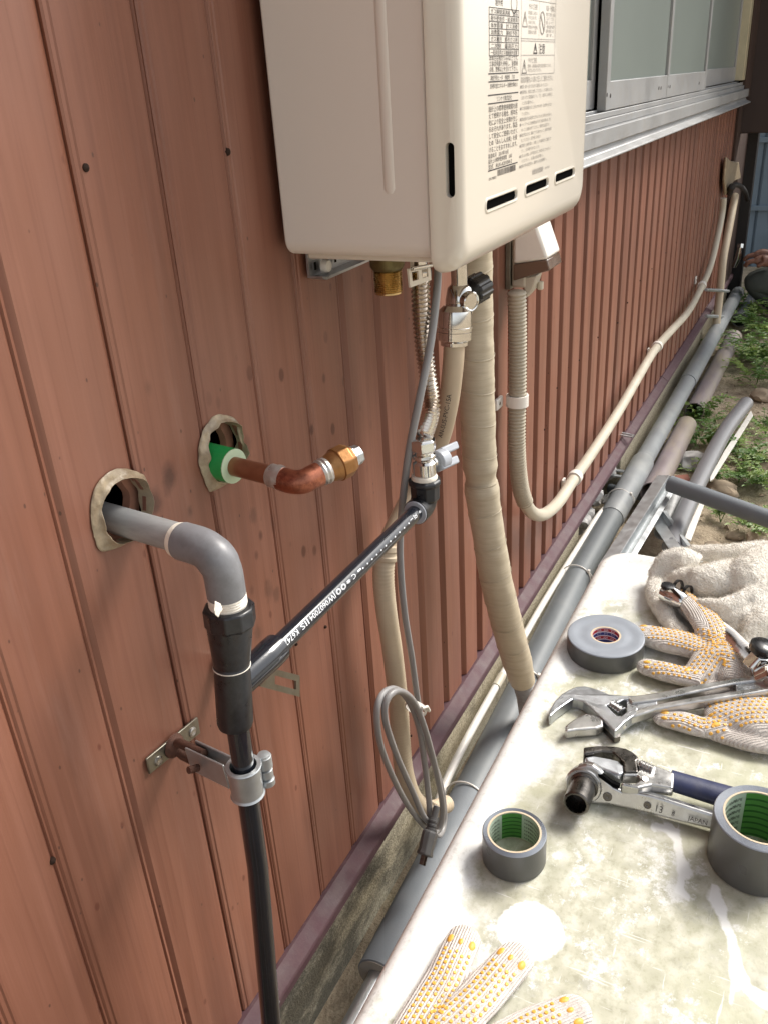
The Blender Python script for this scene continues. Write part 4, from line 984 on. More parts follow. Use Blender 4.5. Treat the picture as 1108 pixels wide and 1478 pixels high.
# weatherproof outlet, ribbed conduit, smooth conduit and clips
XO = PY(745, 415, -.03)
ob_ = thing('outdoor_outlet', (XO.x, -.03, XO.z), 'beige weatherproof outlet box with clear smoky flap behind the heater', 'outlet box')
bx0, bx1 = PY(737, 418, -.012).x, PY(757, 418, -.012).x
zT, zB = hz0+.03, PY(745, 421, -.03).z
MB().box2((bx0, -.010, zB-.003), (bx1+.03, -.001, zT)).build('back_plate', 'zinc_plate', ob_, bevel=.001)
MB().box2((bx0+.004, -.036, zB), (bx0+.05, -.0105, zT)).build('box_body', 'cream_plastic', ob_, bevel=.004)
ho = [(-.0528, zT), (-.0528, 0), (-.118, 0), (-.135, 0)]
def XZ(px, py, x): p = PX(px, py, x); return Vector((x, p.y, p.z))
xh = bx0-.004
hl = [XZ(748, 340, xh), XZ(751, 382, xh), XZ(793, 374, xh), XZ(772, 332, xh)]
hA, hB = PX(773, 336, xh), PX(790, 374.5, xh); hw_ = PY(809, 361, hB.y).x-xh
hz = [Vector((xh, -.016, max(zT, hA.z+.004))), Vector((xh, -.016, hl[1].z)), Vector((xh, hB.y, hB.z)), Vector((xh, min(hA.y, -.06), hA.z))]
MB().prism(hz, (hw_, 0, 0)).build('hood', 'white_plastic', ob_, bevel=.005, smooth=30)
MB().prism([hz[1]+Vector((.002, 0, -.0005)), hz[2]+Vector((.002, .002, -.0005)), hz[2]+Vector((.002, -.003, -.018)), hz[1]+Vector((.002, 0, -.028))], (hw_-.004, 0, 0)).build('clear_flap', 'smoke_clear', ob_, bevel=.002)
MB().prism([Vector((xh+.010, -.030, hl[1].z-.022)), Vector((xh+.010, -.056, hl[1].z-.018)), Vector((xh+.010, -.048, hl[1].z-.044)), Vector((xh+.010, -.034, hl[1].z-.060))], (.03, 0, 0)).build('latch_body', 'cream_plastic', ob_, bevel=.003)
MB().lathe(Vector((xh+.034, -.054, hl[1].z-.034)), (0, 0, -1), [(0, .0055), (.012, .0055), (.014, .003)], 12).build('latch_knob', 'conduit', ob_)

cdt = thing('cable_conduit', tuple(PY(745, 560, -.03)), 'beige conduit dropping from the outlet then climbing to the far corner of the wall', 'conduit')
RC = .0165
path = curve([PY(745, 421, -.03), PY(746, 480, -.03), PY(746, 560, -.03), PY(745, 640, -.03), PY(749, 695, -.03), PY(757, 725, -.032), PY(769, 741, -.033), PY(785, 742, -.033), PY(805, 725, -.032), PY(825, 695, -.031), PY(856, 650, -.03), PY(893, 592, -.03), PY(920, 545, -.03), PY(944, 505, -.03), PY(968, 477, -.03), PY(992, 450, -.03), PY(1010, 417, -.03), PY(1024, 385, -.03), PY(1034, 345, -.03), PY(1041, 310, -.03), PY(1043.5, 286, -.03)], 14)
i0 = min(range(len(path)), key=lambda i: (path[i]-PY(757, 725, -.032)).length)
ribbed(MB(), path[:i0+1], RC, .0024, .0064, 22, 4).build('ribbed_conduit', 'conduit_rib', cdt, smooth=80)
MB().tube([path[i0-2], path[i0-1]]+path[i0:], [.0155, .0150, .0142]+[.0132]*(len(path)-i0-1), 22).build('smooth_conduit', 'conduit', cdt, smooth=80)
def clip(px, py, along, rad=.0140):
    p = PY(px, py, -.03); i = min(range(len(path)), key=lambda i: (path[i]-p).length); p = path[i]; T = (path[min(i+2, len(path)-1)]-path[i-2]).normalized()
    t = thing('conduit_clip', (p.x, 0, p.z), along, 'conduit clip', 'white clips holding the conduit to the wall')
    MB().lathe(p-T*.010, T, [(0, rad-.001), (0, rad+.003), (.02, rad+.003), (.02, rad-.001)], 26, closed=True).build('strap', 'white_plastic', t, smooth=30)
    nrm = T.cross(Vector((0, -1, 0))).normalized(); nrm = nrm if nrm.x < 0 else -nrm
    rot = Matrix((nrm, Vector((0, 1, 0)), nrm.cross(Vector((0, 1, 0))))).transposed()
    MB().box(p+nrm*(rad+.008)+Vector((0, p.y*-1-.004, 0)), (.030, .006, .020), rot).build('lug', 'white_plastic', t, bevel=.0015)
    q = p+nrm*(rad+.010); MB().lathe((q.x, -.0066, q.z), (0, -1, 0), [(0, .0038), (.0012, .003), (.0015, 0)], 10).build('screw', 'zinc_plate', t)
clip(746, 577, 'clip on the upright ribbed part of the conduit, nearest of the conduit clips', .0172)
clip(829, 688, 'white clip just past the low bend of the smooth conduit')
clip(948, 500, 'white clip half way up the smooth conduit beside the ribbed siding')
clip(1012, 413, 'farthest white clip on the smooth conduit before it turns upright')
# second upright conduit, yellowed sealant patch, loose cable end
vc = thing('upright_conduit', tuple(PY(1040, 400, -.05)), 'far upright beige conduit beside the corner, held to the footing by two straps', 'conduit')
MB().tube(curve([PY(1060, 282, -.03), PY(1051, 330, -.035), PY(1043, 372, -.04), PY(1040, 400, -.045), PY(1036, 440, -.05), PY(1030, 492, -.055)], 8), .0175, 18).build('tube', 'hose_cover', vc)
for a, b2 in (((1018, 418), (1044, 420)), ((1018, 456), (1040, 457))):
    p, q = PY(*a, -.035), PY(*b2, -.05); MB().tube([p, q+Vector((0, -.02, 0))], .007, 8).build('strap_bolt', 'galvanised', vc)
sp = MB(); sp.prism([PY(px, py, -.013) for px, py in ((1044, 226), (1050, 232), (1062, 234), (1065, 258), (1055, 262), (1049, 270), (1043, 282), (1041, 262))], (0, -.012, 0))
o = sp.build('sealant_patch', 'sealant', bevel=.006, loc=tuple(PY(1052, 250, -.013))); tag(o, 'yellowed lump of sealant on the dark corner trim above the far conduits', 'sealant')
lc = thing('loose_cable', tuple(PY(1062, 275, -.03)), 'dark frayed cable end drooping from the corner above the upright conduit', 'cable')
MB().tube(curve([PY(1052, 278, -.03), PY(1057, 268, -.05), PY(1066, 268, -.06), PY(1074, 276, -.06), PY(1078, 288, -.06)], 6), [.015]*6+[.011]*(19), 10).build('cable', 'trim_black', lc)
# slotted tab on the flashing
tb_ = thing('flashing_tab', tuple(PY(905, 625, -.03)), 'small slotted metal tab sticking out above the purple flashing', 'bracket')
A, B, C_, D_ = [PZ(px, py, .215) for px, py in ((889, 622), (915, 627), (912, 631), (886, 626))]
br = MB()
for u0, u1, v0, v1 in ((0, .15, 0, 1), (.15, .9, 0, .3), (.15, .9, .7, 1), (.9, 1, 0, 1)): br.prism([at2(u0, v0), at2(u1, v0), at2(u1, v1), at2(u0, v1)], (0, 0, -.003))
br.build('slotted_strip', 'galvanised', tb_, smooth=0)

# ================================================================== PIPES AND SCRAP ALONG THE FOOTING
def pz_(l, z): return [PZ(px, py, z) for px, py in l]
bpz = .105
def bigx(px, py): return PZ(px, py, bpz)
dp = thing('drain_pipe', tuple(bigx(800, 930)), 'long grey drain pipe lying along the footing with a foam sleeved near end', 'drain pipe')
n0, n1, n2 = bigx(500, 1447), bigx(524, 1402), bigx(664, 1150)
yb = -.091
def ln(x, dz=0): return Vector((x, yb+.032*min(1, max(0, (x-.75)/1.0)), bpz+dz))
n0.y = n1.y = yb
MB().tube([ln(.30), ln(n1.x+.03)], .0150, 24).build('bare_steel_end', 'galvanised', dp)
MB().lathe(ln(n1.x), ln(n2.x)-ln(n1.x), [(0, .0165), (0, .0300), (.002, .0322), (n2.x-n1.x, .0322), (n2.x-n1.x, .0165)], 34, closed=True).build('foam_sleeve', 'foam_grey', dp, smooth=40)
MB().lathe(ln(n1.x-.0008), (1, 0, 0), [(0, .0155), (0, .0305), (.001, .0305), (.001, .0155)], 34, closed=True).build('foam_cut_end', 'foam_cut', dp)
x1_ = bigx(892, 750).x; x2_ = bigx(934, 668).x
MB().tube([ln(n2.x-.01), ln(1.0), ln(1.25), ln(1.5), ln(1.75), ln(x1_+.02)], .0316, 32).build('pipe_length', 'pvc_blue', dp)
MB().lathe(ln(x1_), ln(x2_)-ln(x1_), [(0, .0310), (.0005, .0335), (.005, .0345), (x2_-x1_-.005, .0345), (x2_-x1_, .0335), (x2_-x1_+.001, .0285)], 32).build('coupling', 'pvc_dusty', dp, smooth=30)
xe = 4.95
x3_ = bigx(1000, 548).x
MB().tube([ln(x2_-.01), ln(x3_)], .0290, 32).build('pipe_length', 'pvc_dusty', dp)
MB().tube([ln(x3_-.04), ln(x3_-.0395), ln(4.0), ln(xe)], [.0292, .0318, .0318, .0310], 32).build('pipe_length', 'pvc_dusty', dp)
# white water line beside it with ties
wl_ = thing('white_pipe', tuple(PZ(760, 940, .12)), 'thin cream pipe tied along the wall side of the long grey drain pipe', 'water pipe')
wpt = curve([PZ(892, 712, .12)+Vector((0, 0, -.03)), PZ(868, 738, .12), PZ(840, 780, .12), PZ(785, 868, .12), PZ(724, 975, .12), PZ(674, 1065, .12), PZ(642, 1130, .118), PZ(630, 1165, .11)], 8)
MB().tube(wpt, .0074, 18).build('tube', 'white_plastic', wl_, smooth=80)
i = len(wpt)*4//7; T = (wpt[i+1]-wpt[i-1]).normalized(); MB().lathe(wpt[i], T, [(0, .0074), (.001, .0092), (.04, .0092), (.041, .0074)], 18).build('joint', 'conduit', wl_)
def ziptie(px, py, label):
    p = ln(bigx(px, py).x); t = thing('cable_tie', tuple(p), label, 'cable tie', 'cable ties on the drain pipe')
    T = Vector((1, .05, 0)).normalized(); c = p+Vector((0, .008, 0))
    pts = [p+Vector((.006*math.sin(a), math.cos(a)*.0370+.004, math.sin(a)*.0350)) for a in [math.radians(-60+12*k) for k in range(26)]]
    MB().tube(pts, .0016, 8, squash=(1, (1, 0, 0))).build('strap', 'white_plastic', t)
    q = p+Vector((.004, -.026, .026)); MB().box(q, (.008, .006, .007)).build('lock', 'white_plastic', t, bevel=.001)
    MB().tube([q, q+Vector((-.004, -.010, -.010)), q+Vector((-.006, -.011, -.024))], .0013, 6).build('tail', 'white_plastic', t)
ziptie(660, 1152, 'nearest white cable tie, where the foam sleeve meets the grey drain pipe')
ziptie(770, 990, 'white cable tie round the drain pipe just left of the insulated pipe bottom')
ziptie(826, 835, 'white cable tie round the drain pipe level with the table corner')
ziptie(885, 722, 'farthest white cable tie, round the drain pipe by the rubble filled vent')
# weathered purple pipes
def pipe(name, a, b, r, mat, label, cat='pipe', seg=26, group=None, cap=None, ends=.003):
    a, b = Vector(a), Vector(b); t = thing(name, tuple(a), label, cat, group); T = (b-a).normalized()
    L = (b-a).length
    MB().lathe(a, T, [(0, r-ends), (0, r), (L, r), (L, r-ends)], seg, closed=True).build('tube', mat, t, smooth=30)
    if cap: MB().lathe(b-T*cap, T, [(0, r), (.002, r+.004), (cap*.9, r+.004), (cap, r)], seg).build('collar', mat, t, smooth=30)
    return t
pipe('weathered_pipe', PZ(1001, 594, .055), PZ(1058, 487, .055), .034, 'pipe_purple', 'farther faded purple and tan pipe on the ground beside the drain pipe', cap=.05, group='faded pipes beside the drain pipe')
pipe('weathered_pipe', PZ(940, 712, .07), PZ(990, 614, .06), .035, 'pipe_purple', 'nearer faded purple pipe running under the bent steel channel', group='faded pipes beside the drain pipe')
pipe('dark_pipe', PZ(1066, 462, .04), PZ(1090, 425, .04), .034, 'pvc_grey', 'dark grey pipe length on the ground beneath the crouching worker', cap=.04)
pa, pb = PZ(975, 792, .10), PZ(1080, 580, .14)
g1_ = thing('grey_pipe_offcut', tuple(pa), 'shiny grey pipe offcut slanting up from the scrap toward the leafy ground', 'pipe')
gp = curve([PZ(968, 790, .09), PZ(986, 742, .09), PZ(1018, 674, .10), PZ(1046, 622, .11), PZ(1076, 582, .12)], 8)
MB().tube(gp, .0245, 28).build('tube', 'pvc_grey', g1_, smooth=80)
s1_ = thing('white_trim_strip', tuple(PZ(1040, 665, .07)), 'thin white plastic strip lying under the right edge of the shiny grey offcut', 'strip')
MB().prism([PZ(px, py, .075) for px, py in ((1083, 592), (1086, 599), (1070, 625), (1029, 690), (1024, 693), (1024, 688), (1045, 650), (1068, 615))], (0, 0, -.006)).build('upper_run', 'white_plastic', s1_, smooth=0, bevel=.001)
MB().prism([PZ(px, py, .065) for px, py in ((1010, 722), (1016, 726), (996, 780), (986, 776))], (0, 0, -.006)).build('lower_run', 'white_plastic', s1_, smooth=0, bevel=.001)
pipe('cross_pipe', PZ(966, 698, .19), PZ(1150, 764, .17), .0225, 'foam_grey', 'matt dark grey pipe lying across the scrap pipes toward the right')
# bent galvanised channels
def channel(name, A, B, w, h, label, flip=1):
    A, B = Vector(A), Vector(B); T = (B-A).normalized(); side = T.cross(Vector((0, 0, 1))).normalized()*flip; t = thing(name, tuple(A), label, 'metal channel', 'bent steel channels')
    th = .002; up = T.cross(side).normalized(); up = up if up.z > 0 else -up
    prof = [(-w, 0), (-w*.62, h*.1), (-w*.5, -h*.55), (-w*.1, -h*.6), (0, h*.25), (w, h*.05)]
    full = prof+[(a, b-.003) for a, b in reversed(prof)]
    MB().prism([A+side*a+up*b for a, b in full], B-A).build('bent_sheet', 'galvanised', t, smooth=0, bevel=.0006)
    return t
channel('steel_channel', PZ(965, 689, .15), PZ(882, 822, .15), .034, .028, 'long bent galvanised channel beside the drain pipe reaching the table corner', 1)
channel('steel_channel', PZ(945, 738, .11), PZ(996, 812, .11), .030, .02, 'short bent galvanised channel crossing under the scrap, end toward the towel', 1)
pipe('grey_stub', PZ(955, 770, .05), PZ(972, 715, .09), .024, 'pvc_worn', 'short worn grey pipe stub hidden under the crossed channels')
pipe('pipe_under_drain', PZ(878, 704, .03), PZ(925, 716, .03), .014, 'foam_grey', 'small dark pipe passing beneath the drain pipe at the rubble vent')
pipe('tan_stick', PZ(892, 800, .05), PZ(912, 770, .05), .012, 'board_core', 'short tan stick under the near end of the steel channel')
vb = MB(); A, B, C_, D_ = [PZ(px, py, .12) for px, py in ((885, 676), (911, 680), (907, 690), (880, 686))]
for u0, u1, v0, v1 in ((0, .12, 0, 1), (.12, .9, 0, .25), (.12, .9, .75, 1), (.9, 1, 0, 1)): vb.prism([at2(u0, v0), at2(u1, v0), at2(u1, v1), at2(u0, v1)], (0, 0, -.004))
o = vb.build('vent_bracket', 'galvanised', loc=tuple(A), smooth=0); tag(o, 'galvanised slotted bracket lying in the rubble of the footing vent', 'bracket')
# broken terracotta
for k, (poly, zz, lab) in enumerate((([(973, 686), (992, 684), (997, 694), (976, 699)], .06, 'dark reddish tile fragment behind the end of the crossing pipe'), ([(976, 718), (990, 713), (984, 728), (974, 730)], .05, 'small reddish tile fragment below the crossing pipe'))):
    o = MB().prism([PZ(px, py, zz) for px, py in poly], (0, 0, -.02)).build('tile_fragment', 'terracotta', loc=tuple(PZ(*poly[0], zz)), smooth=0, bevel=.002); tag(o, lab, 'tile fragment', 'tile fragments')

# ---- stones
def rock(px, py, size, label, sq=.6, mat='stone', seed=0, z=.01):
    p = PZ(px, py, z); bm = bmesh.new(); bmesh.ops.create_icosphere(bm, subdivisions=3, radius=size)
    for v in bm.verts:
        c = v.co.copy(); f = 1+.38*noise.noise(c/size*1.1+Vector((seed*7.3, 0, 0)))+.12*noise.noise(c/size*3+Vector((seed, 0, 0)))
        v.co = Vector((c.x*f*1.25, c.y*f, c.z*f*sq))
    me = bpy.data.meshes.new('stone'); bm.to_mesh(me); bm.free(); me.materials.append(MATS[mat])
    me.polygons.foreach_set('use_smooth', [True]*len(me.polygons)); me.set_sharp_from_angle(angle=math.radians(28))
    o = bpy.data.objects.new('stone', me); COL.objects.link(o); o.location = (p.x, p.y, size*sq*.35); o.rotation_euler.z = seed*1.3
    tag(o, label, 'stone', 'stones on the soil'); return o
rock(1041, 705, .042, 'tan angular stone just above the crossing grey pipe', seed=1)
rock(1104, 780, .045, 'brown stone at the right picture edge above the towel', seed=2)
rock(1100, 672, .048, 'reddish tan stone at the right picture edge among leaves', seed=3)
rock(1050, 722, .03, 'pale flat stone below the tan angular one', .3, seed=4)
rock(1103, 572, .05, 'tan stone high at the right edge beside the far leaves', .5, seed=5)
rock(1075, 640, .03, 'small tan stone right of the shiny grey offcut', .4, seed=6)
rock(1000, 668, .05, 'grey lump of concrete between the faded pipe and the shiny offcut', .7, 'rubble', 7)
rock(1030, 790, .028, 'small brown stone just above the towel', .5, seed=8)
rock(1062, 770, .02, 'pebble above the right half of the towel', .5, seed=9)
rock(1082, 740, .024, 'pale stone chip under the crossing grey pipe', .4, seed=10)
rock(1015, 820, .03, 'flat brown stone half behind the towel', .4, seed=12)
# scattered chips: too many to count
ch = MB(); random.seed(3)
for k in range(2600):
    x = random.uniform(.9, 6.5); y = random.uniform(-1.7, -.03); s_ = random.uniform(.003, .012)*(1 if random.random() < .93 else 1.9); a0 = random.random()*6
    h = .022*noise.fractal(Vector((x*3, y*3, 0)), .9, 2, 4)*min(1, max(.15, (-y-.02)/.3))
    P = [Vector((x+s_*math.cos(a0+q*2.09)*random.uniform(.6, 1.3), y+s_*math.sin(a0+q*2.09)*random.uniform(.6, 1.3), h-.002)) for q in range(3)]
    P.append(Vector((x, y, h+s_*random.uniform(.3, .8)))); ch.add(P, [(0, 1, 3), (1, 2, 3), (2, 0, 3)])
tag(ch.build('soil_chips', ['stone', 'rubble'], smooth=0), kind='stuff')
# ---- weeds
def leaflets(mb, base, d, L, w, mi):
    d = d.normalized(); s_ = d.cross(Vector((0, 0, 1))).normalized() if abs(d.z) < .98 else Vector((1, 0, 0)); u = s_.cross(d)
    m_ = base+d*L*.5+u*L*.08
    mb.add([base, m_+s_*w, base+d*L-u*L*.06, m_-s_*w], [(0, 1, 2, 3)], mi)
def frond(mb, o, az, L, lift, n, mi):
    d = Vector((math.cos(az), math.sin(az), 0)); s_ = Vector((-d.y, d.x, 0)); prev = o
    for k in range(1, n+1):
        t = k/n; p = o+d*L*t+Vector((0, 0, lift*math.sin(t*2.2)))
        for q in (-1, 1):
            l = L*.34*(1-t*.65)*random.uniform(.8, 1.15)
            dd = (s_*q+d*.7+Vector((0, 0, random.uniform(-.1, .35))))
            leaflets(mb, p, dd, l, l*.24, mi)
            leaflets(mb, p+dd.normalized()*l*.45, dd+d*.9, l*.55, l*.16, mi)
        mb.add([prev-s_*.0008, prev+s_*.0008, p+s_*.0008, p-s_*.0008], [(0, 1, 2, 3)], mi); prev = p
    leaflets(mb, prev, d+Vector((0, 0, .1)), L*.25, L*.05, mi)
def weed(px, py, size, label, seed, nf=14, z=.02):
    random.seed(seed); p = PZ(px, py, z); t = thing('weed_plant', tuple(p), label, 'weed', 'weeds growing on the soil'); mb = MB()
    for k in range(nf): frond(mb, p+Vector((random.uniform(-.25, .25)*size, random.uniform(-.25, .25)*size, 0)), random.random()*6.28, size*random.uniform(.55, 1.1), size*random.uniform(.15, .7), 7, 0 if random.random() < .6 else 1)
    mb.build('foliage', ['leaf', 'leaf_pale'], t, smooth=0)
    st_ = MB()
    for k in range(3): st_.tube([p+Vector((0, 0, -.02)), p+Vector((random.uniform(-.2, .2)*size, random.uniform(-.2, .2)*size, size*.35))], .0015, 6)
    st_.build('stem', 'leaf', t)
weed(1072, 462, .17, 'feathery weed at the far end of the faded pipe', 1, 22)
weed(1100, 478, .17, 'feathery weed at the right edge level with the faded pipe collar', 2, 22)
weed(1080, 512, .17, 'bright weed tuft right of the faded pipe collar', 3, 24)
weed(1104, 522, .16, 'weed tuft at the right edge below the bright one', 4, 22)
weed(1092, 548, .12, 'low weed near the tan stone high on the right', 5, 18)
weed(1064, 435, .16, 'farthest weed, beside the dark pipe length', 6, 16)
weed(1018, 605, .12, 'weed between the faded pipe and the top of the grey offcut', 7, 20)
weed(1004, 640, .11, 'weed leaning on the faded pipe', 8, 18)
weed(1075, 665, .11, 'weed right of the white strip', 9, 22)
weed(1098, 695, .10, 'weed by the reddish tan stone', 10, 20)
weed(1066, 690, .08, 'small weed above the tan angular stone', 11, 16)
weed(1024, 690, .08, 'small weed at the lower end of the white strip', 12, 14)
weed(1048, 640, .08, 'weed half hidden behind the shiny grey offcut', 13, 14)
weed(1088, 760, .09, 'weed under the crossing grey pipe near the right edge', 14, 18)
weed(1040, 745, .07, 'tiny weed under the middle of the crossing pipe', 15, 12)
weed(1105, 620, .09, 'weed at the right edge between the two tan stones', 16, 14)
gc = MB(); random.seed(9)
for k in range(760):
    x = random.uniform(1.5, 6.0); y = random.uniform(-1.6, -.13)
    if noise.noise(Vector((x*2.2, y*2.6, 4))) < .06-.14*max(0, (x-3)): continue
    frond(gc, Vector((x, y, .004)), random.random()*6.28, random.uniform(.03, .09), random.uniform(.008, .035), 5, 0 if random.random() < .65 else 1)
tag(gc.build('ground_cover', ['leaf', 'leaf_pale'], smooth=0), kind='stuff')

# ================================================================== TABLE
TXa, TXb, TYa, TYb, TZ = .02, 1.072, -1.25, -.272, .6
tab = thing('work_table', ((TXa+TXb)/2, (TYa+TYb)/2, 0), 'white plastic work table with a green stained scratched top standing beside the wall', 'table')
def seg_d(p, a, b):
    ab = b-a; t = max(0, min(1, (p-a).dot(ab)/ab.length_squared)); return (p-a-ab*t).length
def table_top():
    RI = .045; vs = []; fs = []; cols = []
    circ = PZ(765, 1343, TZ); lines = []
    for l in ([(968, 1190), (975, 1215), (982, 1240), (985, 1262), (975, 1285), (990, 1292)], [(1028, 1280), (1040, 1320), (1055, 1350), (1060, 1390), (1075, 1425), (1108, 1450)], [(945, 1195), (975, 1200)], [(1060, 1400), (1050, 1440)]): lines.append([PZ(px, py, TZ).to_2d() for px, py in l])
    shade_blots = [(PZ(805, 1180, TZ).to_2d(), .035, .75), (PZ(880, 1195, TZ).to_2d(), .04, .3), (PZ(960, 1215, TZ).to_2d(), .04, .5), (PZ(1020, 1260, TZ).to_2d(), .035, .45), (PZ(700, 1235, TZ).to_2d(), .02, .35), (PZ(700, 1170, TZ).to_2d(), .03, .2), (PZ(1010, 1275, TZ).to_2d(), .05, .35), (PZ(870, 1090, TZ).to_2d(), .05, .15)]  # painted shadows beside the ratchet, wrench and tape rolls
    wl2 = [[PZ(px, py, TZ).to_2d() for px, py in l] for l in ([(700, 1270), (760, 1300), (820, 1290)], [(985, 1290), (920, 1300), (860, 1310)])]
    def wear_shade(x, y):
        dl = min(TYb-y, TXb-x)
        dl = min(TYb-y, (TXb-x)*.62)
        n_ = .035*noise.noise(Vector((x*9, y*9, 1)))+.012*noise.noise(Vector((x*40, y*40, 1)))
        g = max(0, min(1, (dl-.014+n_)/.045))
        # the far end is cleaner
        g *= max(.0, min(1, (.94-x+n_*1.5)/.10))
        R = -.25+.42*g+.25*noise.noise(Vector((x*7, y*7, 8)))*g if g < .95 else .17+.10*noise.noise(Vector((x*7, y*7, 8)))
        c_ = 0.0; p = Vector((x, y))
        dc = (p-circ.to_2d()).length; w = .0285+.0015*noise.noise(Vector((x*60, y*60, 3)))
        c_ = max(c_, max(0, min(1, (w-dc)/.003)))
        for l in lines:
            w2 = .0045+.0035*noise.noise(Vector((x*45, y*45, 5)))
            pn = p+Vector((noise.noise(Vector((x*50, y*50, 7))), noise.noise(Vector((x*50, y*50, 9)))))*.006
            for a, b in zip(l, l[1:]): c_ = max(c_, max(0, min(1, (w2-seg_d(pn, a, b))/.003+.5)))
        sm = 0
        for q, r_, k in shade_blots: sm = max(sm, k*math.exp(-((p-q).length/r_)**2)*(.7+.5*noise.noise(Vector((x*70, y*70, 2)))))
        return (max(-1, R), c_, max(0, sm), 1)
    N1, N2 = 300, 280; xa, xb, ya, yb_ = TXa+RI, TXb-RI, TYa+RI, TYb-RI
    xs_ = [xa+(xb-xa)*i/N1 for i in range(N1+1)]; ys_ = [ya+(yb_-ya)*j/N2 for j in range(N2+1)]
    for y in ys_:
        for x in xs_: vs.append((x, y, TZ)); cols.append(wear_shade(x, y))
    for j in range(N2):
        for i in range(N1): a = j*(N1+1)+i; fs.append((a, a+1, a+N1+2, a+N1+1))
    # rim rings follow the grid's own border points so that the seam is shared
    border = [i for i in range(N1+1)]+[(j+1)*(N1+1)+N1 for j in range(N2)]+[N2*(N1+1)+i for i in range(N1-1, -1, -1)]+[j*(N1+1) for j in range(N2-1, 0, -1)]
    # outward direction at each border point, corners fan out
    prev = border; nb = len(border)
    corner_n = 8
    ringidx = []   # (base index, direction)
    c4 = [(0, 225), (N1, 315), (N1+N2, 45), (2*N1+N2, 135)]
    for q, bi in enumerate(border):
        if q in [c[0] for c in c4]:
            mid = dict(c4)[q]
            for k in range(corner_n+1): a = math.radians(mid-45+90*k/corner_n); ringidx.append((bi, Vector((math.cos(a), math.sin(a), 0))))
        else:
            a = -90 if q < N1 else 0 if q < N1+N2 else 90 if q < 2*N1+N2 else 180; a = math.radians(a); ringidx.append((bi, Vector((math.cos(a), math.sin(a), 0))))
    prof = [(.012, .0005), (.018, .0022), (.024, .0042), (.030, .0050), (.036, .0040), (.041, -.0002), (.0438, -.006), (.045, -.013), (.045, -.040), (.043, -.045), (.039, -.045), (.039, -.02)]
    last = [b for b, d in ringidx]; m_ = len(ringidx)
    for (o_, h) in prof:
        cur = []
        for (bi, d) in ringidx:
            p = Vector(vs[bi])+d*o_+Vector((0, 0, h)); cur.append(len(vs)); vs.append(tuple(p)); cols.append(wear_shade(p.x, p.y))
        for k in range(m_):
            k2 = (k+1) % m_; f = [last[k], last[k2], cur[k2], cur[k]]
            f2 = []
            for q in f:
                if q not in f2: f2.append(q)
            if len(f2) > 2: fs.append(tuple(f2))
        last = cur
    me = bpy.data.meshes.new('tabletop'); o_ = ROOT[tab.name]
    me.from_pydata([tuple(Vector(v)-o_) for v in vs], [], fs); ca = me.color_attributes.new('wear_shade', 'FLOAT_COLOR', 'POINT')
    ca.data.foreach_set('color', [q for c in cols for q in c])
    me.materials.append(MATS['tabletop']); me.polygons.foreach_set('use_smooth', [True]*len(me.polygons)); me.update()
    bm = bmesh.new(); bm.from_mesh(me); bmesh.ops.recalc_face_normals(bm, faces=bm.faces); bm.to_mesh(me); bm.free()
    ob = bpy.data.objects.new('tabletop', me); COL.objects.link(ob); ob.parent = tab
table_top()
MB().box2((TXa+.01, TYa+.01, TZ-.030), (TXb-.01, TYb-.01, TZ-.012)).build('underside', 'white_plastic', tab, bevel=.004)
for x in (TXa+.07, TXb-.07):
    for y in (TYa+.07, TYb-.07): MB().tube([(x, y, 0), (x, y, TZ-.03)], [.016, .020], 16).build('leg', 'white_plastic', tab)

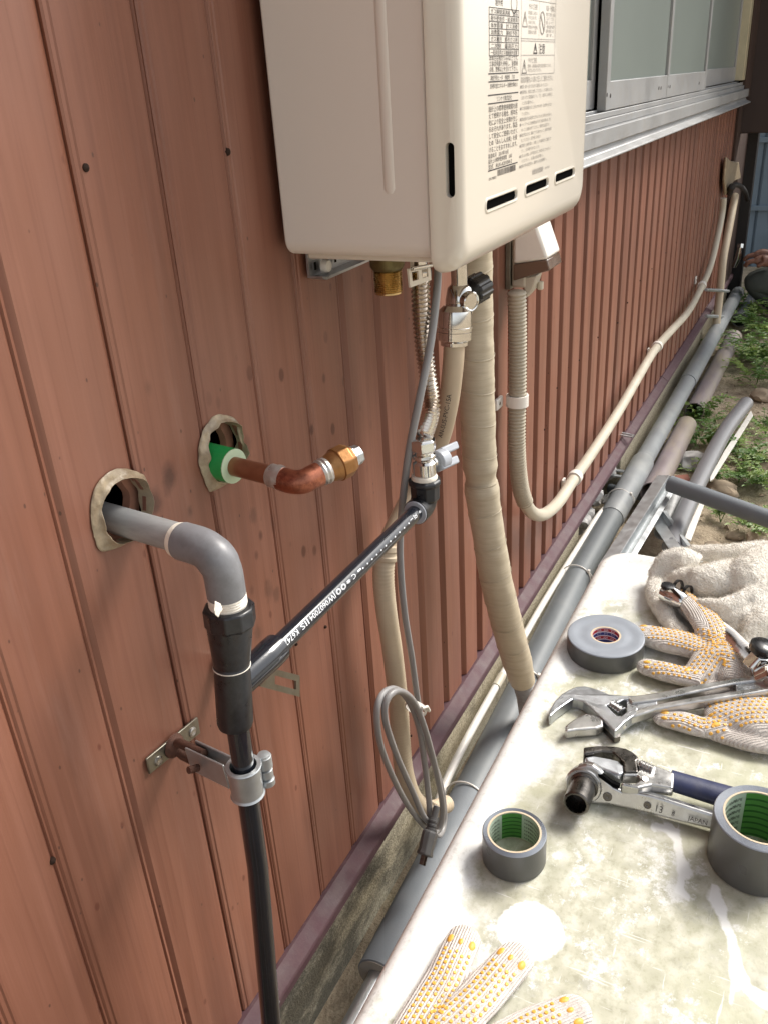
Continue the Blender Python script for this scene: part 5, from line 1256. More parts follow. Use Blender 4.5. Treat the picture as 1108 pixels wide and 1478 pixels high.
# ---- tape rolls
def tape_roll(px, py, r, ri, h, label, kind):
    p = PZ(px, py, TZ+.0006); t = thing('tape_roll', tuple(p), label, 'tape roll', 'grey tape rolls on the table')
    z = Vector((0, 0, 1)); ed = .0009; cw = .0016 if kind == 'green' else .002
    MB().lathe(p, z, [(ed, ri+cw), (0, r-ed), (ed, r), (h-ed, r), (h-ed*.99, ri+cw)], 72, closed=True).build('outer_wrap', 'tape_side', t, smooth=30)
    pr = [(h-ed, r-.0001)]; n = 26
    for k in range(n): a = r-ed*.7-(r-ed*.7-ri-cw)*k/(n-1); pr.append((h+(.00012 if k % 2 else -.00006)+(.0004*math.sin(k*.35) if kind == 'vinyl' else 0), a))
    pr.append((h-ed*2, ri+cw))
    MB().lathe(p, z, pr, 72, closed=True).build('wound_edge', 'tape_edge', t, smooth=60)
    MB().lathe(p, z, [(0, ri), (0, ri+cw), (h+.0003, ri+cw), (h+.0003, ri)], 60, closed=True).build('core', 'cardboard', t, smooth=30)
    # printed lining of the core
    def band(a0, a1, z0, z1, off, n=14):
        vs = []; fs = []
        for k in range(n+1):
            a = a0+(a1-a0)*k/n
            for zz in (z0, z1): vs.append(p+Vector((math.cos(a)*(ri-off), math.sin(a)*(ri-off), zz)))
        for k in range(n): fs.append((2*k, 2*k+1, 2*k+3, 2*k+2))
        return vs, fs
    av = math.atan2(p.y-CAM.y, p.x-CAM.x)           # far side of the core as seen from in front of the table
    def band_text(txt, a0, a1, z0, size, off):
        vs, fs = glyphs(txt, size); w = max(v[0] for v in vs)
        return [p+Vector((math.cos(a0+(a1-a0)*a/w)*(ri-off), math.sin(a0+(a1-a0)*a/w)*(ri-off), z0+b)) for a, b in vs], fs
    if kind == 'vinyl':
        for k, c in enumerate(('tape_red', 'tape_blue', 'tape_red', 'tape_blue')):
            hh = (h-.002)/4; z1 = h-.0005-k*hh; m1 = MB().add(*band(0, 2*math.pi, z1-hh+.0006, z1-.0006, .0001, 48)); m1.build('printed_stripe', c, t, smooth=60)
        m1 = MB(); hh = (h-.002)/4
        for k, tx in enumerate(('JQA', 'テープ', 'JQA')):
            for a_ in (-.55, .0, .55): m1.add(*band_text(tx, av+a_+.17, av+a_-.17, h-.0005-(k+1)*hh-hh*(0 if k == 0 else .0)+.0014-(0), hh*.75, .0003))
        m1.build('printed_letters', 'ink_white', t, smooth=0)
        MB().add(*band(0, 2*math.pi, .0003, h-.0003, .00002, 48)).build('paper_lining', 'ink_white', t, smooth=60)
    else:
        MB().add(*band(0, 2*math.pi, .0005, h-.0003, .00005, 48)).build('paper_lining', 'tape_paper', t, smooth=60)
        for c0 in (av+.12, av+.12+2.1, av+.12-2.1):
            MB().add(*band(c0-.42, c0+.42, .001, h-.0008, .0002, 16)).build('green_panel', 'tape_green', t, smooth=60)
            g_ = MB(); nr = 7 if h > .035 else 6
            for k in range(nr): z1 = .002+(h-.004)*k/nr; g_.add(*band(c0-.41, c0+.41, z1, z1+(h-.004)/nr*.32, .0003, 16))
            g_.build('green_print', 'tape_green_dark', t, smooth=60)
            for sgn in (-1, 1):
                q_ = MB()
                for k in range(nr): z1 = .002+(h-.004)*k/nr; a_ = c0+sgn*.95; q_.add(*band_text('NITTO TAPE', a_+.42, a_-.42, z1, (h-.004)/nr*.72, .0002))
                q_.build('printed_letters', 'ink', t, smooth=0)
    return t
tape_roll(872, 940, .0432, .0150, .0225, 'wide flat grey vinyl tape roll with red and blue printed core, beside the glove', 'vinyl')
tape_roll(741, 1237, .0270, .0212, .0300, 'small grey tape roll with green core standing alone near the table edge', 'green')
tape_roll(1086, 1243, .0365, .0275, .0500, 'tall grey tape roll with green core at the right edge by the ratchet', 'green')

# ---- adjustable wrench, large
def trace(mb, pts, zt, th, mi=0):
    f = zt if callable(zt) else (lambda px: zt)
    top = [PZ(px, py, f(px)) for px, py in pts]; return mb.prism(top, (0, 0, -th), mi)
def C1(x, y): return (785+x/6.925, 980+y/6.925)
wz = lambda px: TZ+.0135+max(0, (px-860)/248*.020)
aw = thing('adjustable_wrench', tuple(PZ(900, 1030, TZ)), 'large open adjustable wrench with a slotted handle resting across the glove', 'wrench')
head = [C1(*q) for q in ((45, 330), (60, 290), (105, 215), (170, 150), (245, 105), (320, 75), (400, 68), (470, 85), (540, 105), (600, 130), (640, 150), (740, 160), (840, 165), (930, 165))]
head += [C1(930, 185), C1(790, 205), C1(730, 235), C1(690, 232), C1(618, 262), C1(715, 360), C1(765, 370), C1(840, 318), C1(930, 280)]
head += [C1(930, 345), C1(870, 380), C1(800, 430), C1(745, 490), C1(705, 525), C1(660, 480), C1(590, 405), C1(530, 350), C1(450, 280), C1(390, 225), C1(330, 205), C1(280, 200), C1(200, 255), C1(130, 305), C1(65, 365), C1(45, 370)]
MB_ = MB(); trace(MB_, head, wz, .0125); MB_.build('head', 'tool_cast', aw, smooth=0, bevel=.0014, bseg=2)
jaw = [C1(*q) for q in ((205, 465), (260, 420), (330, 375), (405, 338), (470, 345), (560, 380), (590, 405), (590, 470), (520, 490), (430, 497), (320, 505), (230, 520), (205, 515))]
MB_ = MB(); trace(MB_, jaw, TZ+.0125, .011); MB_.build('movable_jaw', 'tool_steel', aw, smooth=0, bevel=.0022, bseg=3)
MB_ = MB(); trace(MB_, [C1(*q) for q in ((590, 400), (640, 440), (705, 525), (760, 545), (760, 575), (700, 590), (640, 530), (590, 480))], TZ+.0075, .0068); MB_.build('jaw_slide', 'dark_steel', aw, smooth=0, bevel=.0008)
wa, wb_ = PZ(*C1(660, 262), TZ+.011), PZ(*C1(790, 345), TZ+.011); wd = (wb_-wa); 
prw = [(0, .003)]; 
for k in range(5): t_ = wd.length*k/5; prw += [(t_+.0002, .0046), (t_+wd.length*.11, .0062), (t_+wd.length*.15, .0046)]
MB().lathe(wa, wd, prw, 20).build('knurled_screw', 'tool_steel', aw, smooth=30)
q = PZ(*C1(785, 470), TZ+.010); MB().lathe(q, PZ(*C1(785, 470), TZ+.010)-PZ(*C1(740, 430), TZ+.010), [(-.006, .0032), (.002, .0032), (.0028, .002)], 14).build('screw_pin', 'chrome', aw)
q = PZ(*C1(845, 420), TZ+.0095); MB().lathe(q, (q-PZ(*C1(845, 380), TZ+.0095)), [(-.003, .0022), (.0012, .0022), (.0013, .001)], 12).build('side_screw', 'dark_steel', aw)
C6 = lambda x, y: (780+x/3.378, 960+y/3.378)
h1 = MB()
trace(h1, [C6(416, 153), C6(560, 132), C6(760, 90), C6(980, 55), C6(1100, 42), C6(1300, 10), C6(1300, 36), C6(1110, 66), C6(950, 88), C6(760, 128), C6(560, 170), C6(440, 186)], wz, .011)
trace(h1, [C6(470, 245), C6(560, 215), C6(740, 182), C6(1000, 142), C6(1300, 90), C6(1300, 66), C6(1110, 100), C6(945, 124), C6(760, 150), C6(565, 186), C6(440, 220), C6(416, 258)], wz, .011)
h1.build('handle_rail', 'tool_steel', aw, smooth=0, bevel=.0022, bseg=3)
h2 = MB(); trace(h2, [C6(416, 157), C6(565, 150), C6(566, 192), C6(470, 238), C6(420, 240)], lambda px: wz(px)-.0022, .008); trace(h2, [C6(950, 80), C6(1300, 20), C6(1300, 80), C6(950, 132)], lambda px: wz(px)-.0018, .008)
h2.build('handle_web', 'tool_cast', aw, smooth=0, bevel=.0006)
em = MB(); ea, eb = PZ(*C6(456, 194), wz(916)-.0018), PZ(*C6(540, 176), wz(935)-.0018); ec = PZ(*C6(456, 178), wz(916)-.0018)
lettering(em, 'UNICK', .01, lambda a, b: ea+(eb-ea)*(a/.0335)+(ec-ea)*(b/.0072)+Vector((0, 0, .0004)), fit=.0335)
em.build('embossed_letters', 'dark_steel', aw, smooth=0)
# ---- small adjustable wrench with blue grip
def C2(x, y): return (810+x/6.518, 1065+y/6.518)
sw_ = thing('adjustable_wrench', tuple(PZ(930, 1110, TZ)), 'smaller closed adjustable wrench with a dark blue rubber grip', 'wrench')
zq = TZ+.030
hp_ = [C2(*q) for q in ((205, 85), (340, 70), (490, 75), (600, 95), (670, 130), (715, 170), (725, 200), (705, 215), (720, 300), (720, 320), (590, 320), (580, 225), (480, 130), (380, 120), (205, 148))]
MB_ = MB(); trace(MB_, hp_, zq, .014); MB_.build('head', 'dark_steel', sw_, smooth=0, bevel=.0016, bseg=3)
MB_ = MB(); trace(MB_, [C2(*q) for q in ((215, 175), (300, 165), (420, 185), (530, 210), (588, 262), (592, 330), (540, 345), (440, 310), (350, 275), (225, 215))], zq-.003, .013); MB_.build('movable_jaw', 'tool_cast', sw_, smooth=0, bevel=.002, bseg=3)
MB_ = MB(); trace(MB_, [C2(*q) for q in ((600, 312), (705, 312), (730, 290), (690, 205), (770, 205), (880, 255), (1020, 310), (1060, 330), (1050, 470), (985, 462), (850, 440), (720, 470), (560, 440), (560, 412), (690, 425), (738, 390), (710, 350), (570, 350))], zq-.002, .011)
MB_.build('neck', 'tool_steel', sw_, smooth=0, bevel=.0018, bseg=3)
wa, wb_ = PZ(*C2(730, 245), zq-.001), PZ(*C2(870, 305), zq-.001); wd = wb_-wa; prw = [(0, .002)]
for k in range(5): t_ = wd.length*k/5; prw += [(t_+.0002, .0034), (t_+wd.length*.11, .0046), (t_+wd.length*.15, .0034)]
MB().lathe(wa, wd, prw, 18).build('knurled_screw', 'tool_steel', sw_, smooth=30)
q = PZ(*C2(782, 390), zq-.002); MB().lathe(q, (-.1, -.3, 1), [(-.001, .0032), (.0008, .003), (.0009, 0)], 14).build('side_screw', 'dark_steel', sw_)
C3 = lambda x, y: (940+x/6.595, 1090+y/6.595)
gA, gB = PZ(*C3(168, 236), TZ+.020), PZ(*C3(1250, 560), TZ+.013)
gpts = [gA.lerp(gB, t) for t in (0, .005, .2, .5, .8, 1)]
MB().tube(gpts, [.0095, .0110, .0112, .0120, .0125, .0125], 24, squash=(.72, (0, 0, 1))).build('rubber_grip', 'grip_blue', sw_, smooth=50)
# ---- ratchet wrench with socket: lies on edge, its marked side turned toward the viewer
rw = thing('ratchet_wrench', tuple(PZ(880, 1150, TZ)), 'flat steel ratchet wrench marked 13 and 8 with an open dark socket on its head', 'ratchet')
def tilt(px, py, zb):     # side face of the tool: an upright leaning plane through its base line
    return PZ(px, py, zb)
basel = [C2(240, 622), C2(430, 630), C2(640, 672), C2(860, 725), C2(1108, 790)]+[C3(620, 722), C3(760, 760)]
topl = [C2(75, 400), C2(90, 340), C2(150, 270), C2(230, 248), C2(290, 262), C2(345, 300), C2(420, 400), C2(480, 460), C2(560, 500), C2(700, 512), C2(820, 535), C2(960, 575), C2(1100, 620)]+[C3(640, 585), C3(760, 615)]
rzf = lambda px, py, top: TZ+(.022 if top else .006)
_a, _b, _c = PZ(*topl[9], TZ+.022), PZ(*topl[-1], TZ+.020), PZ(*basel[1], TZ+.004)
n_ = (_b-_a).cross(_c-_a).normalized(); n_ = n_ if n_.dot(CAM-_a) > 0 else -n_
def onp(px, py): r = _ray(px, py); return CAM+r*((_a-CAM).dot(n_)/r.dot(n_))
R_o = [onp(px, py) for px, py in topl]; R_i = [onp(px, py) for px, py in reversed(basel)]
cl_ = onp(*C2(75, 470))
body = R_o+R_i+[onp(*C2(150, 600)), onp(*C2(90, 540)), cl_]
MB().prism(body, -n_*.009).build('body', 'tool_steel', rw, smooth=0, bevel=.0022, bseg=3)
def on_r(px, py, lift=.0003):
    r = _ray(px, py); c0_ = R_o[8]; t = (c0_-CAM).dot(n_)/r.dot(n_); return CAM+r*t+n_*lift
for x, y, r in ((430, 553, .0042), (805, 633, .0034)):
    MB().lathe(on_r(810+x/6.518, 1065+y/6.518), n_, [(-.001, r), (.0004, r), (.0006, r*.7), (.0001, r*.3), (.0001, 0)], 16).build('pivot_screw', 'dark_steel', rw)
mk = MB()
def mark(mb, txt, p0, p1, size_px, lift=.0026):
    A_ = on_r(*p0, lift); B_ = on_r(*p1, lift); U_ = on_r(p0[0]+size_px*.18, p0[1]-size_px, lift)-A_; vs, fs = glyphs(txt, 1.0); w = max(v[0] for v in vs)
    mb.add([A_+(B_-A_)*(a/w)+U_*(b/.72) for a, b in vs], fs)
mark(mk, '13', C2(868, 675), C2(945, 700), 10); mark(mk, '8', C2(1030, 720), C2(1060, 727), 6); mark(mk, 'JAPAN', C3(345, 605), C3(525, 655), 6.5)
mk.build('stamped_marks', 'ink', rw, smooth=0)
MB_ = MB(); MB_.prism([on_r(*C2(*q), .0008) for q in ((340, 340), (380, 345), (470, 420), (545, 450), (540, 470), (470, 455), (400, 405), (345, 365))], -n_*.006); MB_.build('open_slot', 'black_void', rw, smooth=0)
sA = on_r(*C2(205, 450), 0); sd_ = (n_*1.0+Vector((-.25, .0, -.12))).normalized(); SL = .030
MB().lathe(sA, sd_, [(-.004, .0135), (.002, .0135), (.003, .0118), (SL-.0012, .0118), (SL, .0108), (SL, .0094), (SL-.010, .0088), (SL-.018, .0084), (SL-.018, 0)], 36).build('socket', 'dark_steel', rw, smooth=30)
MB().lathe(sA, n_, [(-.012, .014), (-.009, .0165), (-.001, .0172), (.0012, .0155)], 36).build('ratchet_head', 'tool_steel', rw, smooth=40)
st_ = MB()
for k in range(12): a = 2*math.pi*k/12; u = sd_.orthogonal().normalized(); w = sd_.cross(u); st_.tube([sA+sd_*(SL-.016)+(u*math.cos(a)+w*math.sin(a))*.0088, sA+sd_*(SL-.001)+(u*math.cos(a)+w*math.sin(a))*.0094], .0008, 5)
st_.build('socket_spline', 'dark_steel', rw)

# ================================================================== GLOVES
def glove_mesh(fingers, vox=.0016, its=5):
    mb = MB()
    for pts, rs, sq in fingers:
        P_ = curve([PZ(px, py, z) for px, py, z in pts], 5); n = len(P_); R_ = []
        for i in range(n):
            t = i/(n-1)*(len(rs)-1); k = min(int(t), len(rs)-2); R_.append(rs[k]*(1-(t-k))+rs[k+1]*(t-k))
        # rounded ends
        d0 = (P_[0]-P_[1]).normalized(); r0 = R_[0]; P2 = [P_[0]+d0*r0*.95, P_[0]+d0*r0*.8, P_[0]+d0*r0*.45]+P_; R2 = [r0*.25, r0*.6, r0*.9]+R_
        mb.tube(P2, R2, 20, squash=(sq, (0, 0, 1)))
    me = baked(raw(mb), [('REMESH', dict(mode='VOXEL', voxel_size=vox)), ('SMOOTH', dict(factor=.5, iterations=its))])
    return me
def dots(parent, me, axes, r, pitch, big, name='grip_dots'):
    """rubber dots pressed on the upper side, in rows along each finger"""
    bm = bmesh.new(); bm.from_mesh(me); tree = BVHTree.FromBMesh(bm); bm.free(); mb = MB()
    def drop(p, rad, el=1.0, d=None):
        hit = tree.ray_cast(Vector((p.x, p.y, 1.0)), Vector((0, 0, -1)))
        if hit[0] is None or hit[1].z < .25: return
        n = hit[1]; u = (d-n*d.dot(n)).normalized() if d else n.orthogonal().normalized(); w = n.cross(u); m_ = 8; vs = []
        for k in range(m_): a = 2*math.pi*k/m_; vs.append(hit[0]+(u*math.cos(a)*el+w*math.sin(a))*rad-n*.0002)
        for k in range(m_): a = 2*math.pi*k/m_; vs.append(hit[0]+(u*math.cos(a)*el+w*math.sin(a))*rad*.72+n*.0007)
        fs = [(k, (k+1) % m_, m_+(k+1) % m_, m_+k) for k in range(m_)]+[tuple(m_+k for k in range(m_))]; mb.add(vs, fs)
    for pts, half, tipgap in axes:
        P_ = [PZ(px, py, TZ+.015) for px, py in pts]; P_ = curve(P_, 6) if len(P_) > 2 else P_; Q = resample(P_, pitch); nq = len(Q)
        for i, p in enumerate(Q):
            T = (Q[min(i+1, nq-1)]-Q[max(i-1, 0)]).normalized(); s_ = T.cross(Vector((0, 0, 1))).normalized(); hw = half[0]+(half[1]-half[0])*i/max(1, nq-1)
            k = -int(hw/(pitch*.95))
            while k*pitch*.95 <= hw:
                if i*pitch > tipgap:
                    o_ = (.5 if i % 2 else 0)
                    drop(p+s_*(k+o_*0)*pitch*.95+T*(pitch*.5 if k % 2 else 0)+Vector((random.uniform(-1, 1), random.uniform(-1, 1), 0))*pitch*.06, r*random.uniform(.88, 1.12), 1.1, T)
                k += 1
        T = (P_[1]-P_[0]).normalized(); s_ = T.cross(Vector((0, 0, 1))).normalized()
        if big:
            for q in (-1, 0, 1): drop(P_[0]+T*(tipgap*.45+(.0 if q else .0008))+s_*q*half[0]*.72, r*(1.8 if q else 1.3), 1.6, T)
    o = mb.build(name, 'dot_orange', parent, smooth=60); tag(o, kind='stuff'); return o
def rib_attr(ob, axes):
    me = ob.data; o_ = ROOT[ob.name]; at = me.attributes.new('rib', 'FLOAT', 'POINT'); L = []
    for pts, half, tg in axes:
        P_ = [PZ(px, py, TZ+.012) for px, py in pts]
        for a, b in zip(P_, P_[1:]): L.append((a.to_2d(), b.to_2d()))
    out = []
    for v in me.vertices:
        p = (v.co+o_); q = p.to_2d(); best = None
        for i, (a, b) in enumerate(L):
            d = seg_d(q, a, b)
            if best is None or d < best[0]-1e-6: ab = (b-a).normalized(); best = (d, (q-a).x*ab.y-(q-a).y*ab.x)
        out.append(best[1]+.3*(p.z-TZ))
    at.data.foreach_set('value', out)
    # fuzz: loose cotton fibres
def fuzz(parent, me, n, L, mat, name, seed=1, spread=.5, w=.00012):
    random.seed(seed); me.calc_loop_triangles(); tr = me.loop_triangles; cum = []; s_ = 0
    for t in tr: s_ += t.area; cum.append(s_)
    import bisect
    mb = MB(); V = me.vertices
    for k in range(n):
        t = tr[bisect.bisect_left(cum, random.random()*s_)]; a, b, c = [V[i].co for i in t.vertices]; u, v = random.random(), random.random()
        if u+v > 1: u, v = 1-u, 1-v
        p = a+(b-a)*u+(c-a)*v; nn = t.normal; d = (nn+Vector((random.uniform(-1, 1), random.uniform(-1, 1), random.uniform(-1, 1)))*spread).normalized()*L*random.uniform(.5, 1.2)
        q = d.cross(Vector((random.random(), random.random(), random.random()))).normalized()*w
        m_ = p+d*.55+q*4; mb.v += [p-q*1.2, p+q*1.2, m_+q, m_-q, p+d]; o = len(mb.v)-5; mb.f += [(o, o+1, o+2, o+3), (o+3, o+2, o+4)]; mb.m += [0, 0]
    o = mb.build(name, mat, parent, smooth=0); tag(o, kind='stuff'); return o
def glove(label, loc_px, fingers, axes, r, pitch, fz=2500, vox=.0016):
    t = thing('work_glove', tuple(PZ(*loc_px, TZ)), label, 'glove', 'dotted cotton work gloves'); me = glove_mesh(fingers, vox)
    wm_ = me.copy(); ob = put('knitted_shell', me, 'knit', t); rib_attr(ob, axes); dots(t, wm_, axes, r, pitch, True)
    fuzz(t, wm_, fz, .0022, 'knit', 'cotton_fuzz', w=.00007); return t
zt = TZ
# near glove, fingers reaching in from the bottom edge
fg = [([(668, 1358, zt+.008), (640, 1415, zt+.009), (596, 1490, zt+.010), (520, 1640, zt+.012)], [.0138, .0152, .0160, .017], .5),
      ([(742, 1385, zt+.009), (690, 1440, zt+.010), (620, 1510, zt+.011), (540, 1640, zt+.013)], [.0148, .0164, .0170, .018], .5),
      ([(826, 1462, zt+.009), (760, 1490, zt+.010), (680, 1540, zt+.011), (590, 1640, zt+.013)], [.0140, .0156, .0165, .018], .5),
      ([(560, 1580, zt+.012), (640, 1590, zt+.012), (700, 1600, zt+.012)], [.02, .024, .022], .5)]
axg = [([(668, 1350), (640, 1415), (590, 1500), (540, 1590)], (.0122, .0140), .011), ([(742, 1376), (690, 1440), (620, 1510), (560, 1590)], (.0130, .0150), .011), ([(832, 1454), (760, 1490), (690, 1535), (620, 1590)], (.0122, .0142), .011)]
glove('white cotton glove with orange rubber dots reaching in from the bottom edge', (640, 1500), fg, axg, .0015, .0049, 3500, .0015)
# glove under the wrench: three bundled fingers and the folded palm
fg = [([(985, 862, zt+.030), (1008, 885, zt+.030), (1030, 915, zt+.024), (1048, 945, zt+.018)], [.0120, .0165, .0195, .021], .55),
      ([(932, 917, zt+.011), (965, 925, zt+.013), (1005, 935, zt+.016), (1040, 955, zt+.016)], [.0170, .0200, .0195, .020], .55),
      ([(934, 963, zt+.010), (960, 970, zt+.011), (985, 976, zt+.012), (1010, 980, zt+.012)], [.0125, .0140, .0135, .015], .62),
      ([(1008, 970, zt+.014), (1030, 950, zt+.020), (1055, 950, zt+.022), (1062, 985, zt+.012)], [.016, .021, .023, .018], .55),
      ([(1000, 985, zt+.006), (1060, 1000, zt+.006), (1120, 1010, zt+.006)], [.012, .014, .014], .5)]
axg = [([(979, 857), (1008, 885), (1034, 920), (1050, 950)], (.0095, .0170), .010), ([(918, 912), (965, 923), (1005, 936), (1035, 950)], (.0145, .0170), .012), ([(925, 962), (960, 970), (995, 978)], (.0100, .0110), .010), ([(1005, 975), (1030, 958), (1060, 965)], (.013, .018), -.01)]
glove('dotted cotton glove with spread fingers lying under the large wrench', (1000, 950), fg, axg, .0016, .0054, 4500)
fg = [([(958, 1036, zt+.009), (985, 1042, zt+.010), (1015, 1050, zt+.010), (1045, 1050, zt+.011)], [.0120, .0135, .0130, .015], .6),
      ([(1050, 1030, zt+.014), (1085, 1033, zt+.016), (1130, 1040, zt+.015), (1180, 1045, zt+.014)], [.024, .031, .034, .035], .42),
      ([(1035, 1058, zt+.008), (1080, 1066, zt+.009), (1130, 1072, zt+.009)], [.012, .017, .018], .5),
      ([(1035, 1018, zt+.014), (1080, 1008, zt+.014), (1120, 1003, zt+.012)], [.013, .016, .018], .55)]
axg = [([(950, 1034), (985, 1042), (1012, 1051), (1040, 1050)], (.0100, .0125), .010), ([(1030, 1035), (1070, 1032), (1125, 1036)], (.0200, .0300), -.01)]
glove('dotted cotton glove with its thumb toward the tools, below the large wrench', (1050, 1040), fg, axg, .0017, .0058, 3500)

# ---- flexible hose with nuts lying over the glove
fh = thing('connector_hose', tuple(PZ(1070, 950, TZ+.02)), 'short steel connector hose with black ringed nut lying over the gloves beside the towel', 'hose')
h0, h1_, h2_ = PZ(966, 850, zt+.042), PZ(1000, 880, zt+.030), PZ(1095, 962, zt+.034)
hp = curve([PZ(985, 872, zt+.018), PZ(1010, 890, zt+.014), PZ(1045, 915, zt+.022), PZ(1068, 937, zt+.032), PZ(1090, 957, zt+.036)], 10)
ribbed(MB(), hp, .0108, .0024, .0046, 20, 4).build('steel_bellows', 'steel_hose', fh, smooth=80)
nd = (hp[-1]-hp[-4]).normalized(); MB().lathe(hp[-1]-nd*.004, nd, [(0, .012), (.002, .0145), (.015, .0145), (.017, .012)], 6).build('union_nut', 'chrome', fh, smooth=20, bevel=.001)
e_ = hp[-1]+nd*.018; MB().lathe(e_+Vector((0, 0, -.012)), (-.2, -.6, .75), [(0, .0135), (.003, .0155), (.018, .0155), (.020, .014), (.020, .0085), (.006, .008), (.006, 0)], 24).build('end_fitting', 'chrome', fh, smooth=30)
kk = PZ(1098, 940, zt+.050); MB().lathe(kk, (0, -.2, 1), [(0, .012), (.002, .0135), (.008, .0135), (.010, .011)], 20).build('black_cap', 'knob_black', fh)
n0_ = PZ(956, 853, zt+.036); nd = (PZ(985, 868, zt+.034)-n0_).normalized()
MB().lathe(n0_, nd, [(0, .0075), (.001, .0105), (.009, .0118), (.011, .0118), (.026, .0100), (.030, .0085)], 22).build('elbow_fitting', 'chrome', fh, smooth=30)
MB().lathe(n0_-nd*.0004, nd, [(0, .0078), (.0002, .0078), (.0003, 0)], 22).build('bore', 'rust', fh)
MB().lathe(n0_+nd*.006+Vector((0, 0, .0085)), (0.05, -.1, 1), [(0, .0085), (.003, .0080), (.0035, .006), (.0036, 0)], 20).build('black_cap', 'knob_black', fh)
for px, py in ((977, 849), (991, 857)):
    q = PZ(px, py, zt+.036); MB().lathe(q, nd+Vector((0, 0, .2)), [(-.0015, .0085), (-.0015, .0108), (.0015, .0108), (.0015, .0085)], 22, closed=True).build('rubber_ring', 'knob_black', fh)

# ================================================================== TOWEL
tw = thing('towel', tuple(PZ(1040, 870, TZ)), 'crumpled beige terry towel heaped on the far right corner of the table', 'towel')
tf = [([(946, 832, zt+.016), (948, 862, zt+.014), (962, 892, zt+.012), (985, 918, zt+.010)], [.012, .013, .012, .010], .9),
      ([(962, 822, zt+.022), (975, 850, zt+.020), (990, 878, zt+.016), (1015, 902, zt+.012)], [.010, .011, .010, .009], 1),
      ([(944, 826, zt+.022), (962, 812, zt+.032), (985, 808, zt+.038), (1008, 816, zt+.034)], [.010, .016, .019, .016], .9),
      ([(985, 838, zt+.026), (1015, 840, zt+.036), (1045, 836, zt+.040), (1068, 828, zt+.040)], [.020, .027, .029, .026], .85),
      ([(1076, 866, zt+.030), (1074, 838, zt+.048), (1086, 818, zt+.056), (1112, 806, zt+.054), (1140, 806, zt+.05)], [.018, .022, .024, .024, .024], .9),
      ([(980, 866, zt+.020), (1012, 873, zt+.034), (1048, 873, zt+.038), (1080, 858, zt+.044), (1120, 836, zt+.050)], [.007, .0095, .0105, .011, .012], 1),
      ([(1000, 884, zt+.014), (1036, 891, zt+.024), (1070, 886, zt+.029), (1100, 870, zt+.036), (1130, 852, zt+.040)], [.007, .009, .010, .011, .011], 1),
      ([(1022, 902, zt+.010), (1054, 907, zt+.015), (1086, 899, zt+.020), (1125, 876, zt+.026)], [.007, .009, .010, .011], 1),
      ([(1076, 926, zt+.012), (1088, 908, zt+.020), (1104, 892, zt+.026), (1140, 874, zt+.030)], [.012, .016, .019, .020], .9),
      ([(1000, 838, zt+.008), (1060, 856, zt+.010), (1130, 846, zt+.012)], [.02, .026, .03], .5),
      ([(1010, 868, zt+.010), (1060, 876, zt+.010), (1120, 866, zt+.010)], [.016, .02, .022], .6),
      ([(1000, 798, zt+.016), (1050, 800, zt+.024), (1110, 795, zt+.026)], [.012, .016, .018], .9)]
tf = [(a_, [r_*(.9 if q_ > .6 else 1) for r_ in b_], q_) for a_, b_, q_ in tf]
me = glove_mesh(tf, .0023, 1)
me2 = me.copy()
for v in me.vertices:
    d = noise.noise(v.co*38)*.0026+noise.noise(v.co*120)*.0014; v.co += v.normal*d
ob = put('terry_cloth', me.copy(), 'terry', tw)
fuzz(tw, me, 38000, .0028, 'terry', 'terry_loops', 4, .75, .00014)

# ================================================================== WORKER
pr_ = thing('person', (4.95, -.55, 0), 'person crouching at the far corner in dark green trousers, bare hands working by the wall', 'person')
def skin_mesh(verts, edges, radii, root=0, sub=2):
    me = bpy.data.meshes.new('sk'); me.from_pydata([Vector(v) for v in verts], edges, []); ob = bpy.data.objects.new('tmp', me); COL.objects.link(ob)
    m_ = ob.modifiers.new('s', 'SKIN'); m_.use_smooth_shade = True
    for i, r in enumerate(radii): me.skin_vertices[0].data[i].radius = (r, r) if not hasattr(r, '__len__') else r
    me.skin_vertices[0].data[root].use_root = True
    s_ = ob.modifiers.new('u', 'SUBSURF'); s_.levels = sub; bpy.context.view_layer.update()
    out = bpy.data.meshes.new_from_object(ob.evaluated_get(DG())); bpy.data.objects.remove(ob); return out
Lh = Vector((4.84, -.125, .300)); 
bv = [(4.98, -.66, .22), (4.99, -.64, .42), (4.96, -.56, .60), (4.93, -.48, .70), (4.90, -.42, .79), (4.885, -.385, .875),   # pelvis chest neck head
      (4.84, -.52, .66), (4.76, -.42, .46), (4.80, -.27, .32), (4.83, -.175, .30),             # right arm, wrist
      (5.10, -.50, .66), (5.10, -.36, .46), (5.00, -.22, .34), (4.93, -.16, .31),
      (4.88, -.60, .22), (4.84, -.17, .235), (4.90, -.40, .09), (4.93, -.47, .05),            # near leg: hip knee shin ankle
      (5.10, -.60, .22), (5.16, -.24, .30), (5.16, -.42, .10), (5.16, -.46, .05)]
bv = [(a, b+.065, c-.045) if i == 0 or i > 13 else (a, b-.045 if i in (7, 8, 9, 11, 12, 13) else b, c) for i, (a, b, c) in enumerate(bv)]
be = [(0, 1), (1, 2), (2, 3), (3, 4), (4, 5), (3, 6), (6, 7), (7, 8), (8, 9), (3, 10), (10, 11), (11, 12), (12, 13), (0, 14), (14, 15), (15, 16), (16, 17), (0, 18), (18, 19), (19, 20), (20, 21)]
brd = [.14, .14, .15, .12, .055, .095, .055, .040, .032, .024, .055, .040, .032, .024, .10, .092, .06, .045, .10, .082, .055, .045]
put('body', skin_mesh(bv, be, brd), 'trouser', pr_)
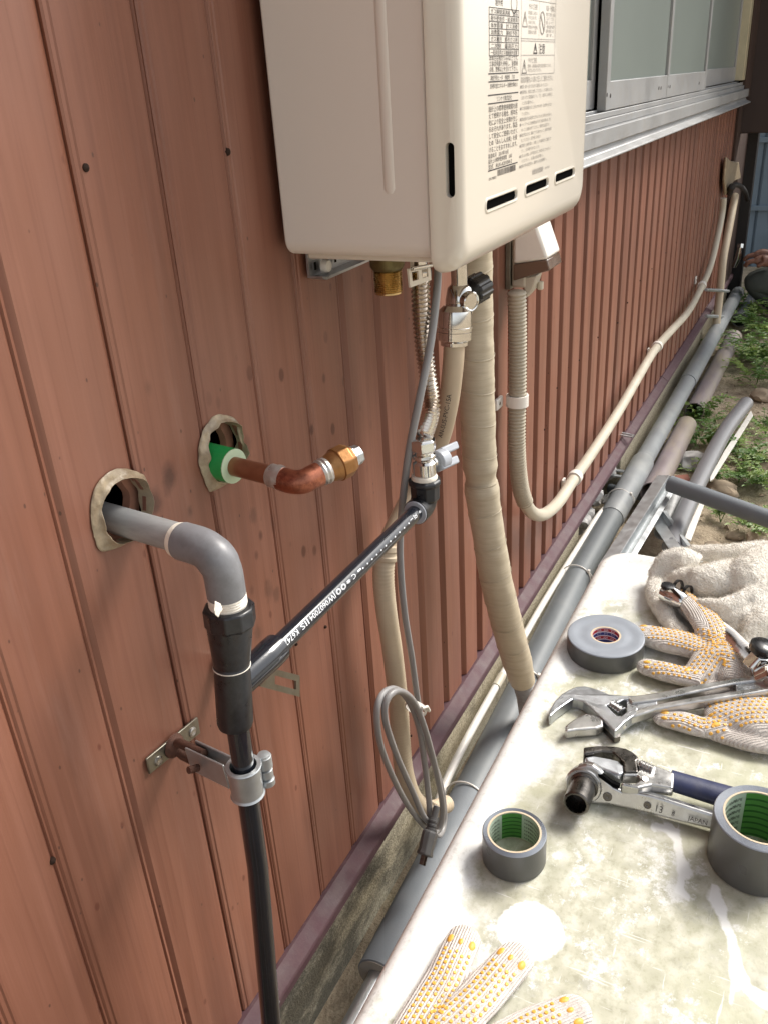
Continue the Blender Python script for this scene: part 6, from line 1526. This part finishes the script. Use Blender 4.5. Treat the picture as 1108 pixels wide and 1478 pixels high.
def sub_skin(ids, extra=1.12, mat='shirt', name='shirt'):
    mp2 = {q: i for i, q in enumerate(ids)}; put(name, skin_mesh([bv[i] for i in ids], [(mp2[a], mp2[b]) for a, b in be if a in mp2 and b in mp2], [brd[i]*extra for i in ids]), mat, pr_)
sub_skin([0, 1, 2, 3, 6, 10, 7, 11])
sub_skin([7, 8, 9], 1.05, 'skin', 'forearm'); sub_skin([11, 12, 13], 1.05, 'skin', 'forearm')
for wr, sgn in ((Vector(bv[9]), 1), (Vector(bv[13]), -1)):
    v_ = [wr, wr+Vector((0, .04, -.004)), wr+Vector((0, .075, -.006))]; e_ = [(0, 1), (1, 2)]; r_l = [.024, .034, .030]
    for k, dx in enumerate((-.026, -.009, .009, .026)):
        b0 = v_[2]; L_ = (.060, .072, .068, .052)[k]; i0 = len(v_); v_ += [b0+Vector((dx, .012, .002)), b0+Vector((dx*1.05, .012+L_*.5, -.006)), b0+Vector((dx, .010+L_*.72, -.030))]; e_ += [(2, i0), (i0, i0+1), (i0+1, i0+2)]; r_l += [.0095, .009, .0078]
    i0 = len(v_); v_ += [wr+Vector((-.034*sgn, .045, -.012)), wr+Vector((-.044*sgn, .075, -.028))]; e_ += [(1, i0), (i0, i0+1)]; r_l += [.012, .0095]
    put('hand', skin_mesh(v_, e_, r_l), 'skin', pr_)
hd_ = Vector(bv[5]); hm = MB(); fd = Vector((-.05, .93, -.35)).normalized()
bm = bmesh.new(); bmesh.ops.create_uvsphere(bm, u_segments=24, v_segments=16, radius=1)
for v in bm.verts:
    c = v.co; q = Vector((c.x*.078, c.y*.095, c.z*.115)); q.z -= .02 if c.z < -.4 else 0; v.co = hd_+q
me = bpy.data.meshes.new('head'); bm.to_mesh(me); bm.free(); hd_o = put('head', me, 'skin', pr_)
MB().lathe(hd_+Vector((0, .085, -.005)), (0, 1, -.5), [(0, .014), (.02, .010), (.025, .003)], 10).build('nose', 'skin', hd_o)
for s_ in (-1, 1):
    MB().lathe(hd_+Vector((.03*s_, .078, .02)), (0, 1, 0), [(0, .010), (.008, .007), (.010, 0)], 10).build('eye', 'ink', hd_o); MB().lathe(hd_+Vector((.076*s_, 0, 0)), (s_, 0, 0), [(0, .022), (.008, .026), (.012, .018)], 12).build('ear', 'skin', hd_o)
MB().box(hd_+Vector((0, .078, -.055)), (.04, .014, .006)).build('mouth', 'terracotta', hd_o, bevel=.002)
bm = bmesh.new(); bmesh.ops.create_uvsphere(bm, u_segments=24, v_segments=16, radius=1)
for v in bm.verts: c = v.co; v.co = hd_+Vector((c.x*.085, c.y*.1-.014, c.z*.112+.020))
me = bpy.data.meshes.new('hair'); bm.to_mesh(me); bm.free(); put('hair', me, 'hair', pr_)
for i in (17, 21):
    a = Vector(bv[i]); MB().tube([a+Vector((0, .02, .0)), a+Vector((0, -.06, -.012)), a+Vector((0, -.15, -.005))], [.045, .045, .03], 14).build('shoe', 'shoe', pr_)
fk = thing('metal_fitting', (4.86, -.07, .30), 'small bright metal fitting held by the crouching worker', 'fitting')
MB().tube([(4.86, -.05, .36), (4.87, -.045, .30), (4.88, -.03, .25)], [.010, .016, .012], 12).build('tube', 'chrome', fk); MB().lathe((4.86, -.05, .35), (.3, 0, 1), [(0, .016), (.02, .016), (.022, .01)], 6).build('nut', 'chrome', fk)
